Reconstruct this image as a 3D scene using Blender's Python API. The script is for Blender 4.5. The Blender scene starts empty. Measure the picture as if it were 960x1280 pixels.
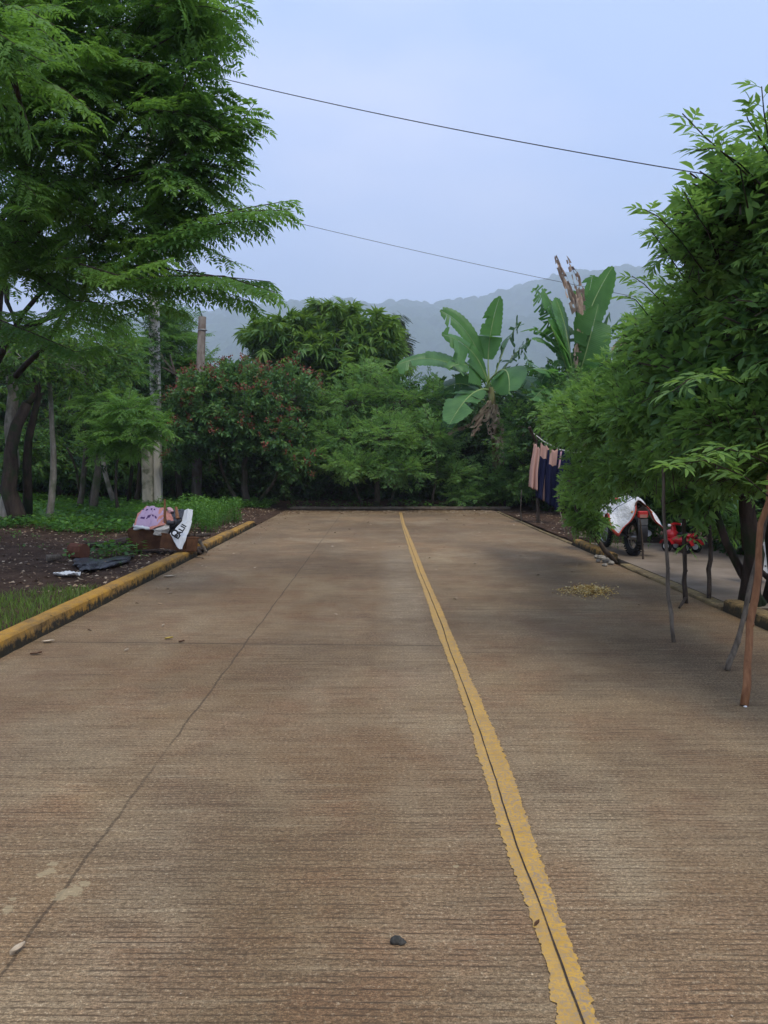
import bpy, math, random
import numpy as np
from mathutils import Vector, Matrix

# ------------------------------------------------------------------ camera, light, exposure
SC = bpy.context.scene
COL = SC.collection
CAM_H = 1.55
PITCH, YAW = 3.75, -0.3
cam_d = bpy.data.cameras.new('camera')
cam_d.sensor_fit = 'VERTICAL'; cam_d.sensor_height = 36.0; cam_d.lens = 961/1280*36
cam_d.clip_start = 0.05; cam_d.clip_end = 9000
cam = bpy.data.objects.new('camera', cam_d); COL.objects.link(cam)
cam.location = (0, 0, CAM_H)
cam.rotation_euler = (math.radians(90-PITCH), 0, math.radians(YAW))
SC.camera = cam
SC.view_settings.view_transform = 'Standard'; SC.view_settings.look = 'None'
HAZE_D = .00055
SC.view_settings.exposure = 0.64; SC.view_settings.gamma = 1.0
SC.cycles.max_bounces = 6; SC.cycles.diffuse_bounces = 3; SC.cycles.transmission_bounces = 3
SC.cycles.glossy_bounces = 2; SC.cycles.volume_bounces = 1; SC.cycles.transparent_max_bounces = 4
SC.cycles.volume_step_rate = 4.0

SUN_EL, SUN_AZ = 58, 152       # azimuth clockwise from +Y: where the sun stands (to the right, a little behind the camera)
w = bpy.data.worlds.new('World'); SC.world = w; w.use_nodes = True
nt = w.node_tree; nt.nodes.clear()
def N(t, **k):
    n = nt.nodes.new(t)
    for a, b in k.items(): setattr(n, a, b)
    return n
sky = N('ShaderNodeTexSky', sky_type='NISHITA', sun_disc=False)
sky.sun_elevation = math.radians(SUN_EL); sky.sun_rotation = math.radians(SUN_AZ)
sky.air_density = 1.0; sky.dust_density = 4.0; sky.ozone_density = 3.0
tc = N('ShaderNodeTexCoord'); mp = N('ShaderNodeMapping'); mp.inputs['Scale'].default_value = (1.0, 1.0, 2.6)
mp.inputs['Location'].default_value = (0.3, 0.1, 0.45)
nz = N('ShaderNodeTexNoise'); nz.inputs['Scale'].default_value = 1.7; nz.inputs['Detail'].default_value = 5; nz.inputs['Roughness'].default_value = 0.5
rp = N('ShaderNodeValToRGB'); rp.color_ramp.elements[0].position = 0.40; rp.color_ramp.elements[1].position = 0.68
rp.color_ramp.elements[0].color = (4.5, 5.9, 9.4, 1); rp.color_ramp.elements[1].color = (7.6, 8.0, 10.2, 1)
mx = N('ShaderNodeMix', data_type='RGBA'); mx.inputs[0].default_value = 0.8
bg = N('ShaderNodeBackground'); bg.inputs['Strength'].default_value = 0.1
wo = N('ShaderNodeOutputWorld')
L = nt.links.new
L(tc.outputs['Generated'], mp.inputs['Vector']); L(mp.outputs['Vector'], nz.inputs['Vector']); L(nz.outputs['Fac'], rp.inputs['Fac'])
L(sky.outputs['Color'], mx.inputs[6]); L(rp.outputs['Color'], mx.inputs[7]); L(mx.outputs[2], bg.inputs['Color']); L(bg.outputs[0], wo.inputs[0])

sd = bpy.data.lights.new('sun', 'SUN'); sd.energy = 2.0; sd.angle = math.radians(18); sd.color = (1.0, 0.94, 0.84)
sun = bpy.data.objects.new('sun', sd); COL.objects.link(sun)
_a, _e = math.radians(SUN_AZ), math.radians(SUN_EL)
_sdir = Vector((math.sin(_a)*math.cos(_e), math.cos(_a)*math.cos(_e), math.sin(_e)))
sun.rotation_euler = (-_sdir).to_track_quat('-Z', 'Y').to_euler()

# ------------------------------------------------------------------ helpers
F = 961.0
_R = cam.rotation_euler.to_matrix()
def ray(px, py): return _R @ Vector(((px-480)/F, (640-py)/F, -1))
def G(px, py, z=0.0):
    d = ray(px, py); t = (z-CAM_H)/d.z
    return Vector((d.x*t, d.y*t, z))
def P(px, py, Y):
    d = ray(px, py); t = Y/d.y
    return Vector((d.x*t, Y, CAM_H+d.z*t))
def pm(Y): return Y/F       # metres per photo pixel at depth Y

def material(name):
    m = bpy.data.materials.new(name); m.use_nodes = True
    t = m.node_tree; t.nodes.clear()
    return m, t
def node(t, kind, ins=None, **k):
    n = t.nodes.new(kind)
    for a, b in k.items(): setattr(n, a, b)
    if ins:
        for a, b in ins.items():
            if hasattr(b, 'is_linked'): t.links.new(b, n.inputs[a])
            else: n.inputs[a].default_value = b
    return n
def c4(c): return (c[0], c[1], c[2], 1.0)
def ramp(t, fac, stops):
    n = t.nodes.new('ShaderNodeValToRGB'); t.links.new(fac, n.inputs[0])
    e = n.color_ramp.elements
    while len(e) > 1: e.remove(e[0])
    e[0].position = stops[0][0]; e[0].color = c4(stops[0][1])
    for p, c in stops[1:]:
        x = e.new(p); x.color = c4(c)
    return n.outputs[0]
def framp(t, fac, stops): return ramp(t, fac, [(p, (v, v, v)) for p, v in stops])
def mixc(t, fac, a, b, mode='MIX'):
    n = t.nodes.new('ShaderNodeMix'); n.data_type = 'RGBA'; n.blend_type = mode
    for i, v in ((0, fac), (6, a), (7, b)):
        if hasattr(v, 'is_linked'): t.links.new(v, n.inputs[i])
        else: n.inputs[i].default_value = v if i == 0 else c4(v)
    return n.outputs[2]
def mth(t, op, a, b=0.0, c=None, clamp=False):
    n = t.nodes.new('ShaderNodeMath'); n.operation = op; n.use_clamp = clamp
    for i, v in enumerate((a, b) if c is None else (a, b, c)):
        if hasattr(v, 'is_linked'): t.links.new(v, n.inputs[i])
        else: n.inputs[i].default_value = v
    return n.outputs[0]
def noise(t, vec, scale, detail=4, rough=0.55, sc=None, loc=None, out='Fac'):
    if sc or loc:
        mp = node(t, 'ShaderNodeMapping', {'Vector': vec})
        if sc: mp.inputs['Scale'].default_value = sc
        if loc: mp.inputs['Location'].default_value = loc
        vec = mp.outputs[0]
    n = node(t, 'ShaderNodeTexNoise', {'Vector': vec, 'Scale': scale, 'Detail': detail, 'Roughness': rough})
    return n.outputs[out]
def bsdf(t, col, rough=0.7, spec=0.3, bump=None, bstr=0.3, bdist=0.01, metal=0.0):
    b = node(t, 'ShaderNodeBsdfPrincipled', {'Roughness': rough, 'Metallic': metal, 'Specular IOR Level': spec})
    if hasattr(col, 'is_linked'): t.links.new(col, b.inputs['Base Color'])
    else: b.inputs['Base Color'].default_value = c4(col)
    if bump is not None:
        bp = node(t, 'ShaderNodeBump', {'Strength': bstr, 'Distance': bdist, 'Height': bump})
        t.links.new(bp.outputs[0], b.inputs['Normal'])
    return b.outputs[0]
def out(t, s): t.links.new(s, node(t, 'ShaderNodeOutputMaterial').inputs[0])
def simple(name, c1, c2, scale=8, rough=0.7, spec=0.3, bstr=0.3, bdist=0.01, metal=0.0, sc=None, lo=0.35, hi=0.65, third=None):
    m, t = material(name)
    v = node(t, 'ShaderNodeTexCoord').outputs['Object']
    f = noise(t, v, scale, 6, 0.6, sc)
    st = [(lo, c1), (hi, c2)]
    if third: st.append((min(0.95, hi+0.12), third))
    out(t, bsdf(t, ramp(t, f, st), rough, spec, f, bstr, bdist, metal))
    return m

def mesh_np(name, V, Q, mats, M=None, tint=None, smooth=False):
    V = np.asarray(V, np.float32); Q = np.asarray(Q, np.int32)
    me = bpy.data.meshes.new(name)
    me.vertices.add(len(V)); me.vertices.foreach_set('co', V.ravel())
    me.loops.add(Q.size); me.loops.foreach_set('vertex_index', Q.ravel())
    me.polygons.add(len(Q)); me.polygons.foreach_set('loop_start', np.arange(0, Q.size, 4, dtype=np.int32))
    for m in (mats if isinstance(mats, (list, tuple)) else [mats]): me.materials.append(m)
    if M is not None: me.polygons.foreach_set('material_index', np.asarray(M, np.int32))
    if smooth: me.polygons.foreach_set('use_smooth', np.ones(len(Q), bool))
    if tint is not None:
        a = me.attributes.new('tint', 'FLOAT', 'POINT'); a.data.foreach_set('value', np.asarray(tint, np.float32))
    me.update(calc_edges=True); me.validate()
    return me
def link(name, me, parent=None, loc=None, rot=None):
    o = bpy.data.objects.new(name, me); COL.objects.link(o)
    if parent is not None: o.parent = parent
    if loc is not None: o.location = loc
    if rot is not None: o.rotation_euler = rot
    return o
def tag(o, label=None, cat=None, group=None, kind=None):
    if label: o['label'] = label
    if cat: o['category'] = cat
    if group: o['group'] = group
    if kind: o['kind'] = kind
    return o
def thing(name, label, cat, loc=(0, 0, 0), rz=0.0, group=None):
    o = link(name, None, loc=loc, rot=(0, 0, rz))
    return tag(o, label, cat, group)
def copy_tree(o, parent=None):
    c = o.copy(); COL.objects.link(c); c.parent = parent
    for ch in [x for x in o.children]: copy_tree(ch, c)
    return c

class MB:
    """collects shapes, builds one mesh"""
    def __init__(s): s.v = []; s.f = []; s.m = []
    def _add(s, vs, fs, m=0):
        k = len(s.v); s.v += [tuple(p) for p in vs]; s.f += [tuple(i+k for i in f) for f in fs]; s.m += [m]*len(fs)
    def box(s, c, d, rot=None, m=0, bev=0.0):
        hx, hy, hz = d[0]/2, d[1]/2, d[2]/2
        R = rot if rot is not None else Matrix.Identity(3)
        c = Vector(c)
        if bev <= 0:
            vs = [c + R @ Vector((x*hx, y*hy, z*hz)) for z in (-1, 1) for y in (-1, 1) for x in (-1, 1)]
            s._add(vs, [(0,2,3,1), (4,5,7,6), (0,1,5,4), (2,6,7,3), (0,4,6,2), (1,3,7,5)], m); return
        b = min(bev, hx*.9, hy*.9, hz*.9)
        ring = lambda z, i: [(-hx+i, -hy), (hx-i, -hy), (hx, -hy+i), (hx, hy-i), (hx-i, hy), (-hx+i, hy), (-hx, hy-i), (-hx, -hy+i)]
        vs = []
        for z, ins in ((-hz, b), (-hz+b, 0), (hz-b, 0), (hz, b)):
            for x, y in ring(z, b):
                sx = (hx-ins)/hx; sy = (hy-ins)/hy
                vs.append(c + R @ Vector((x*sx, y*sy, z)))
        fs = []
        for r in range(3):
            for k in range(8): fs.append((r*8+k, r*8+(k+1) % 8, (r+1)*8+(k+1) % 8, (r+1)*8+k))
        fs.append(tuple(range(7, -1, -1))); fs.append(tuple(range(24, 32)))
        s._add(vs, fs, m)
    def tube(s, pts, rad, n=8, caps=True, m=0, jit=0.0, rng=None):
        pts = [Vector(p) for p in pts]
        if not hasattr(rad, '__len__'): rad = [rad]*len(pts)
        up = None; vs = []; fs = []
        for i, p in enumerate(pts):
            d = (pts[min(i+1, len(pts)-1)] - pts[max(i-1, 0)])
            d = d.normalized() if d.length > 1e-9 else Vector((0, 0, 1))
            if up is None: up = Vector((0, 0, 1)) if abs(d.z) < 0.9 else Vector((1, 0, 0))
            sd_ = d.cross(up).normalized(); up = sd_.cross(d).normalized()
            for k in range(n):
                a = 2*math.pi*k/n; r = rad[i]*(1+(rng.uniform(-jit, jit) if rng else 0))
                vs.append(p + sd_*math.cos(a)*r + up*math.sin(a)*r)
        for i in range(len(pts)-1):
            for k in range(n): fs.append((i*n+k, i*n+(k+1) % n, (i+1)*n+(k+1) % n, (i+1)*n+k))
        if caps:
            fs.append(tuple(range(n-1, -1, -1))); fs.append(tuple((len(pts)-1)*n+k for k in range(n)))
        s._add(vs, fs, m)
    def grid(s, fn, nu, nv, m=0, closed=False):
        vs = [fn(i/(nu-1), j/(nv-1)) for i in range(nu) for j in range(nv)]
        s._add(vs, [(i*nv+j, (i+1)*nv+j, (i+1)*nv+j+1, i*nv+j+1) for i in range(nu-1) for j in range(nv-1)], m)
    def ellipsoid(s, c, r, n=12, m=0, rot=None, jit=0, rng=None):
        c = Vector(c); R = rot if rot is not None else Matrix.Identity(3)
        rows = n//2+1; vs = []; fs = []
        for i in range(rows):
            th = math.pi*i/(rows-1)
            for k in range(n):
                a = 2*math.pi*k/n; q = 1+(rng.uniform(-jit, jit) if rng and 0 < i < rows-1 else 0)
                vs.append(c + R @ Vector((r[0]*math.sin(th)*math.cos(a)*q, r[1]*math.sin(th)*math.sin(a)*q, r[2]*math.cos(th)*q)))
        for i in range(rows-1):
            for k in range(n): fs.append((i*n+k, (i+1)*n+k, (i+1)*n+(k+1) % n, i*n+(k+1) % n))
        s._add(vs, fs, m)
    def torus(s, c, R_, r, axis='x', n=28, k=10, m=0, flat=1.0):
        c = Vector(c); vs = []; fs = []
        for i in range(n):
            a = 2*math.pi*i/n
            for j in range(k):
                b = 2*math.pi*j/k; q = R_+r*math.cos(b); h = r*math.sin(b)*flat
                vs.append(c + (Vector((h, q*math.cos(a), q*math.sin(a))) if axis == 'x' else Vector((q*math.cos(a), h, q*math.sin(a)))))
        for i in range(n):
            for j in range(k): fs.append((i*k+j, ((i+1) % n)*k+j, ((i+1) % n)*k+(j+1) % k, i*k+(j+1) % k))
        s._add(vs, fs, m)
    def build(s, name, mats, parent=None, smooth=False, loc=None, rot=None, solid=0.0):
        me = bpy.data.meshes.new(name); me.from_pydata(s.v, [], s.f)
        for m in (mats if isinstance(mats, (list, tuple)) else [mats]): me.materials.append(m)
        me.polygons.foreach_set('material_index', s.m)
        if smooth: me.polygons.foreach_set('use_smooth', [True]*len(s.f))
        me.update()
        o = link(name, me, parent, loc, rot)
        if solid:
            md = o.modifiers.new('thickness', 'SOLIDIFY'); md.thickness = solid; md.offset = 0
        return o

def unit(v): v = np.asarray(v, float); return v/(np.linalg.norm(v)+1e-9)

# value noise for numpy geometry
def vnoise(x, y, seed=0):
    xi = np.floor(x).astype(int); yi = np.floor(y).astype(int); xf = x-xi; yf = y-yi
    def h(a, b):
        n = (a*374761393 + b*668265263 + seed*1442695041) & 0x7fffffff
        n = ((n ^ (n >> 13))*1274126177) & 0x7fffffff
        return ((n ^ (n >> 16)) & 0xffff)/65535.0
    u = xf*xf*(3-2*xf); v = yf*yf*(3-2*yf)
    return (h(xi, yi)*(1-u)+h(xi+1, yi)*u)*(1-v)+(h(xi, yi+1)*(1-u)+h(xi+1, yi+1)*u)*v
def fbm(x, y, o=4, seed=0):
    s = 0; a = 0.5; f = 1.0
    for k in range(o): s = s+a*vnoise(x*f, y*f, seed+k*17); a *= .5; f *= 2.03
    return s

# ------------------------------------------------------------------ foliage kit
class T:
    """a small spray: quads with a tint per vertex and a material index per face (0 leaf, 1 twig, 2 accent)"""
    def __init__(s): s.V = []; s.Q = []; s.t = []; s.M = []
    def quad(s, pts, tint, m=0):
        k = len(s.V); s.V += [tuple(p) for p in pts]; s.Q.append((k, k+1, k+2, k+3)); s.t += [tint]*4; s.M.append(m)
    def leaf(s, b, d, n, L, W, lod, tint, sag=0.2, m=0, fold=0.12):
        b = np.asarray(b, float); d = unit(d); n = unit(n - d*np.dot(n, d)); sd_ = np.cross(n, d)
        if lod == 0:
            s.quad([b, b+d*.42*L+sd_*W*.5-n*fold*W, b+d*L-n*sag*L, b+d*.42*L-sd_*W*.5-n*fold*W], tint, m); return
        rows = [(0, .12), (.28, .95), (.62, .85), (1, .06)]
        k = len(s.V)
        for tt, ww in rows:
            c = b+d*tt*L-n*sag*L*tt*tt
            s.V += [tuple(c+sd_*W*.5*ww+n*fold*W*ww), tuple(c), tuple(c-sd_*W*.5*ww+n*fold*W*ww)]; s.t += [tint, tint+.03, tint]
        for r in range(3):
            for q in range(2):
                a = k+r*3+q; s.Q.append((a, a+1, a+4, a+3)); s.M.append(m)
    def strip(s, pts, w, m=1, tint=.5):
        pts = [np.asarray(p, float) for p in pts]
        for a, b in zip(pts[:-1], pts[1:]):
            d = unit(b-a); sd_ = unit(np.cross(d, [0.13, 0.1, 1])); u = np.cross(sd_, d)
            s.quad([a-sd_*w/2, a+sd_*w/2, b+sd_*w/2, b-sd_*w/2], tint, m)
            s.quad([a-u*w/2, a+u*w/2, b+u*w/2, b-u*w/2], tint, m)
    def arr(s): return (np.array(s.V, np.float32), np.array(s.Q, np.int64), np.array(s.t, np.float32), np.array(s.M, np.int64))

def pinnate(t, b, d, n, R, k, l, w, lod, rng, tint, droop=.3, hang=.0, term=True, ang=1.05, rach=.004):
    """a compound leaf: rachis with k pairs of leaflets"""
    b = np.asarray(b, float); d = unit(d); n = unit(n-d*np.dot(n, d)); sd_ = np.cross(n, d)
    pts = [b+d*R*u-np.array([0, 0, 1])*droop*R*u*u for u in np.linspace(0, 1, 4)]
    t.strip(pts[:3]+[pts[3]], rach, 0, tint+.1)
    for i in range(k):
        u = (i+.7)/k; c = b+d*R*u-np.array([0, 0, 1])*droop*R*u*u
        f = (0.75+.35*math.sin(math.pi*min(1, u*.9+.1)))
        for sg in (-1, 1):
            dd = unit(d*math.cos(ang)+sd_*sg*math.sin(ang)-n*hang+rng.normal(0, .10, 3))
            t.leaf(c, dd, n+rng.normal(0, .30, 3), l*f*rng.uniform(.7, 1.2), w*f*rng.uniform(.8, 1.15), lod, tint+rng.uniform(-.12, .12))
    if term: t.leaf(pts[-1], unit(pts[-1]-pts[-2]), n, l, w, lod, tint)

def bough_into(t, pts, step, fn, rng, tw=.01, taper=True):
    """walk along a polyline, alternating leaves made by fn(t, pos, dir, side, tau)"""
    pts = [np.asarray(p, float) for p in pts]
    seg = [np.linalg.norm(b-a) for a, b in zip(pts[:-1], pts[1:])]; tot = sum(seg); s_ = step*.6; sg = 1
    t.strip(pts, tw, 1)
    while s_ < tot:
        q = s_; i = 0
        while q > seg[i] and i < len(seg)-1: q -= seg[i]; i += 1
        d = unit(pts[i+1]-pts[i]); p = pts[i]+d*q
        side = unit(np.cross([0, 0, 1], d))*sg
        fn(t, p, d, side, s_/tot); sg = -sg; s_ += step*rng.uniform(.8, 1.2)

def make_spray(kind, seed, lod=0):
    rng = np.random.default_rng(seed); t = T(); Z = np.array([0, 0, 1.0])
    if kind == 'acacia':        # fine pinnate leaves in two ranks, leaflets hang a little
        L_ = .75; pts = [np.array([u*L_, 0, .05*math.sin(u*3)-.16*u*u]) for u in np.linspace(0, 1, 4)]
        def fn(t, p, d, side, tau):
            tn = .45+.3*tau+rng.uniform(-.12, .12)
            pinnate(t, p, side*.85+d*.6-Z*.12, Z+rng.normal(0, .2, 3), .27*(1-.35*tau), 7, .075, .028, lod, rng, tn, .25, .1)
        bough_into(t, pts, .07, fn, rng, .008)
        pinnate(t, pts[-1], [1, 0, -.1], Z, .2, 6, .055, .018, lod, rng, .8, .2)
    elif kind == 'fine':
        L_ = .7; pts = [np.array([u*L_, 0, .10*u-.10*u*u]) for u in np.linspace(0, 1, 4)]
        def fn(t, p, d, side, tau):
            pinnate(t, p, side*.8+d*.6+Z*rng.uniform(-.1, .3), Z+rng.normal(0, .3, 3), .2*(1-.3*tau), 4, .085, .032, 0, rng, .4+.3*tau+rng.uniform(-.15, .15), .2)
        bough_into(t, pts, .085, fn, rng, .01)
    elif kind == 'lance':       # larger leaflets, three to five together, shoots rising
        L_ = .5; pts = [np.array([u*L_, 0, .14*u*u]) for u in np.linspace(0, 1, 4)]
        def fn(t, p, d, side, tau):
            pinnate(t, p, side*.75+d*.6+Z*rng.uniform(-.5, .7), Z+rng.normal(0, .6, 3), .15*(1-.3*tau), 2, .092, .033, lod, rng, .40+.35*tau+rng.uniform(-.2, .2), .3, .05, ang=.85)
        bough_into(t, pts, .075, fn, rng, .008)
        pinnate(t, pts[-1], [1, 0, .3], Z, .08, 2, .07, .022, lod, rng, .9, .1, ang=.6)
    elif kind == 'mango':       # whorls of long drooping leaves at the twig ends
        t.strip([[0, 0, 0], [.3, 0, .06], [.5, 0, .12]], .018, 1)
        for c, cnt in ((np.array([.5, 0, .12]), 13), (np.array([.25, 0, .05]), 7)):
            for k in range(cnt):
                a = 2*math.pi*k/cnt+rng.uniform(-.3, .3); el = rng.uniform(-.5, .45)
                d = unit([math.cos(a)*math.cos(el)+.2, math.sin(a)*math.cos(el), math.sin(el)])
                t.leaf(c, d, Z+rng.normal(0, .2, 3), rng.uniform(.24, .34), .075, 1, rng.uniform(.45, .8) if cnt == 13 else rng.uniform(.1, .4), .75)
    elif kind == 'broad':       # oval leaves with flower heads the colour of rust
        t.strip([[0, 0, 0], [.25, 0, .05], [.5, 0, .1]], .014, 1)
        for k in range(17):
            u = .15+.85*k/17; a = k*2.4; c = np.array([.5*u, 0, .1*u])
            d = unit([.5, math.cos(a), math.sin(a)*.7+.1])
            t.leaf(c, d, Z+rng.normal(0, .4, 3), rng.uniform(.12, .2), .085, 1, rng.uniform(.2, .75), .3)
    elif kind == 'bloom':       # the same twig ending in a cluster of rust coloured bracts
        t.strip([[0, 0, 0], [.25, 0, .05], [.5, 0, .1]], .014, 1)
        for k in range(12):
            u = .15+.8*k/12; a = k*2.4; c = np.array([.5*u, 0, .1*u])
            t.leaf(c, unit([.5, math.cos(a), math.sin(a)*.7]), Z+rng.normal(0, .4, 3), rng.uniform(.12, .2), .085, 1, rng.uniform(.2, .75), .3)
        for k in range(20):
            c = np.array([.52, 0, .13])+rng.normal(0, .055, 3)
            t.leaf(c, rng.normal(0, 1, 3)+Z*.4, Z+rng.normal(0, .5, 3), .065, .05, 0, rng.uniform(0, 1), .1, m=2)
    elif kind == 'round':       # general tree: simple leaves, loose
        t.strip([[0, 0, 0], [.3, 0, .02], [.6, 0, -.03]], .012, 1)
        for k in range(24):
            u = .1+.9*k/24; a = k*2.4+rng.uniform(-.4, .4); c = np.array([.6*u, 0, .05*math.sin(u*3)])+rng.normal(0, .03, 3)
            t.leaf(c, unit([.6, math.cos(a), math.sin(a)*.5-.1]), Z+rng.normal(0, .35, 3), rng.uniform(.09, .15), .058, 1, rng.uniform(.2, .8), .3)
    elif kind == 'thread':      # hanging thread-like needles of a casuarina
        for k in range(26):
            b = np.array([rng.uniform(0, .5), rng.uniform(-.12, .12), rng.uniform(-.05, .1)])
            L_ = rng.uniform(.2, .45)
            t.quad([b, b+[.012, 0, 0], b+[.05, rng.uniform(-.05, .05), -L_], b+[.035, 0, -L_]], rng.uniform(.2, .6))
        t.strip([[0, 0, 0], [.5, 0, .03]], .012, 1)
    elif kind == 'weed':
        for k in range(6):
            a = rng.uniform(0, 6.28); h = rng.uniform(.05, .16)
            c = np.array([math.cos(a)*.05, math.sin(a)*.05, h])
            t.leaf(c, [math.cos(a), math.sin(a), rng.uniform(-.1, .4)], Z+rng.normal(0, .3, 3), rng.uniform(.05, .09), .045, 0, rng.uniform(.2, .9), .2)
        t.strip([[0, 0, 0], [0, .01, .12]], .006, 0, .4)
    elif kind == 'tallweed':
        h = rng.uniform(.35, .6)
        t.strip([[0, 0, 0], [.02, 0, h*.5], [.05, .02, h]], .008, 0, .5)
        for k in range(16):
            a = k*2.4; z = h*(.12+.88*k/16)
            t.leaf([.04*z, 0, z], [math.cos(a), math.sin(a), .6], Z+rng.normal(0, .3, 3), rng.uniform(.06, .12), .028, 0, .4+.5*k/16, .2)
    return t.arr()
_TC = {}
def sprays(kind, lod=0, n=5):
    if (kind, lod) not in _TC: _TC[(kind, lod)] = [make_spray(kind, 100+i*7, lod) for i in range(n)]
    return _TC[(kind, lod)]

class Leafage:
    """gathers placed sprays into one crown mesh"""
    def __init__(s): s.V = []; s.Q = []; s.t = []; s.M = []; s.n = 0
    def raw(s, V, Q, t, M):
        s.V.append(V); s.Q.append(Q+s.n); s.t.append(t); s.M.append(M); s.n += len(V)
    def place(s, tmpl, O, D, U, S, dt, rng):
        """tmpl list of templates; O origins, D directions, U ups (k,3); S scales; dt tint offsets"""
        O = np.asarray(O, float); D = np.asarray(D, float); U = np.asarray(U, float)
        D = D/np.linalg.norm(D, axis=1, keepdims=True)
        Y = np.cross(U, D); Y /= np.linalg.norm(Y, axis=1, keepdims=True)+1e-9; Z = np.cross(D, Y)
        pick = rng.integers(0, len(tmpl), len(O))
        for i, (V, Q, t, M) in enumerate(tmpl):
            ix = np.where(pick == i)[0]
            if not len(ix): continue
            Mx = np.stack([D[ix], Y[ix], Z[ix]], 2)*S[ix][:, None, None]       # columns
            W = np.einsum('kij,nj->kni', Mx, V)+O[ix][:, None, :]
            QQ = Q[None]+(np.arange(len(ix))*len(V))[:, None, None]
            s.raw(W.reshape(-1, 3), QQ.reshape(-1, 4), (t[None]+dt[ix][:, None]).ravel(), np.tile(M, len(ix)))
    def build(s, name, mats, parent=None, smooth=False, loc=None):
        V = np.concatenate(s.V); Q = np.concatenate(s.Q)
        me = mesh_np(name, V, Q, mats, np.concatenate(s.M), np.concatenate(s.t), smooth)
        return link(name, me, parent, loc)

def fill_blob(lf, c, r, n, kind, rng, lod=0, size=1.0, flat=.35, up=.1, lean=(0, 0, 0), shell=.5, L_=.6, extra=None, dt0=0.0):
    """n sprays pointing outward through an ellipsoid of radii r round c; returns their origins"""
    c = np.asarray(c, float); r = np.asarray(r, float)
    d = rng.normal(0, 1, (n, 3)); d /= np.linalg.norm(d, axis=1, keepdims=True)
    u = shell+(1-shell)*rng.random(n)**.7
    # uneven surface: lumps
    lump = 1+.16*np.sin(d[:, 0]*5+c[0]*3)*np.cos(d[:, 2]*4+c[1])+.10*rng.normal(0, 1, n)
    O = c+d*r*(u*lump)[:, None]
    D = d*[1, 1, flat*1.6]+rng.normal(0, .45, (n, 3))*[1, 1, flat]+np.array([0, 0, up])+np.asarray(lean)
    D /= np.linalg.norm(D, axis=1, keepdims=True)
    S = size*rng.uniform(.75, 1.2, n)
    O = O-D*(L_*S*.55)[:, None]
    U = np.array([0, 0, 1.0])+rng.normal(0, .3, (n, 3))
    lf.place(sprays(kind, lod), O, D, U, S, rng.normal(dt0, .10, n), rng)
    return O

def trunk_curve(a, b, bend, rng, k=6):
    a = np.asarray(a, float); b = np.asarray(b, float); off = rng.normal(0, bend, 3)*[1, 1, .2]
    return [a+(b-a)*u+off*math.sin(math.pi*u)+rng.normal(0, bend*.15, 3)*(0 < u < 1) for u in np.linspace(0, 1, k)]
# ------------------------------------------------------------------ materials
def leaf_mat(name, dark, mid, light, trans=.35, rough=.5, spec=.25, trc=None):
    m, t = material(name)
    a = node(t, 'ShaderNodeAttribute', attribute_name='tint')
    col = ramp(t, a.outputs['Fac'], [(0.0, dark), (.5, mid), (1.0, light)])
    v = node(t, 'ShaderNodeTexCoord').outputs['Object']
    f = noise(t, v, .9, 2)
    col = mixc(t, framp(t, f, [(.35, 0), (.7, .5)]), col, [x*.62 for x in mid], 'MIX')
    b = node(t, 'ShaderNodeBsdfPrincipled', {'Base Color': col, 'Roughness': rough, 'Specular IOR Level': spec})
    tr = node(t, 'ShaderNodeBsdfTranslucent')
    t.links.new(mixc(t, .55, col, trc or (light[0]*1.5, light[1]*1.5, light[2]*.8)), tr.inputs[0])
    mx = node(t, 'ShaderNodeMixShader', {0: trans}); t.links.new(b.outputs[0], mx.inputs[1]); t.links.new(tr.outputs[0], mx.inputs[2])
    out(t, mx.outputs[0]); return m
def bark_mat(name, c1, c2, moss=None, scale=6):
    m, t = material(name)
    v = node(t, 'ShaderNodeTexCoord').outputs['Object']
    f = noise(t, v, scale*2, 6, .65, (1, 1, .25)); g = noise(t, v, scale*.5, 4)
    col = ramp(t, f, [(.3, c1), (.7, c2)])
    if moss: col = mixc(t, framp(t, g, [(.48, 0), (.62, .8)]), col, moss)
    out(t, bsdf(t, col, .9, .15, f, .8, .03)); return m
M_ = {}
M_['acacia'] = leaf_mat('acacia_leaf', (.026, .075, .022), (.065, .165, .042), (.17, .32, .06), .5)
M_['lance'] = leaf_mat('lance_leaf', (.035, .10, .038), (.09, .20, .062), (.21, .36, .085), .48)
M_['fine'] = leaf_mat('fine_leaf', (.045, .12, .035), (.12, .26, .075), (.24, .40, .10), .42)
M_['mango'] = leaf_mat('mango_leaf', (.02, .06, .018), (.075, .165, .036), (.20, .32, .055), .35, .4)
M_['broad'] = leaf_mat('broad_leaf', (.035, .10, .035), (.085, .19, .06), (.19, .30, .07), .3, .45)
M_['round'] = leaf_mat('round_leaf', (.022, .065, .02), (.065, .155, .042), (.17, .28, .05), .42)
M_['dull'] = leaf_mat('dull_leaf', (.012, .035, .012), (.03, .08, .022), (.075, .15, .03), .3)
M_['thread'] = leaf_mat('thread_leaf', (.03, .05, .025), (.05, .08, .04), (.08, .11, .05), .2)
M_['weed'] = leaf_mat('weed_leaf', (.022, .07, .014), (.06, .17, .026), (.14, .28, .04), .35)
M_['grass'] = leaf_mat('grass_blade', (.04, .08, .015), (.10, .18, .03), (.22, .30, .06), .35)
M_['bloom'] = simple('rust_bract', (.15, .035, .022), (.26, .085, .05), 20, .8)
M_['twig'] = simple('twig_bark', (.05, .04, .028), (.12, .095, .07), 12, .9)
M_['bark'] = bark_mat('tree_bark', (.06, .048, .035), (.16, .13, .10), (.05, .07, .025))
M_['bark_pale'] = bark_mat('pale_bark', (.16, .14, .11), (.36, .33, .28), (.10, .11, .06))
M_['bark_dark'] = bark_mat('dark_bark', (.022, .016, .012), (.07, .05, .038), (.02, .035, .012))
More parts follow.
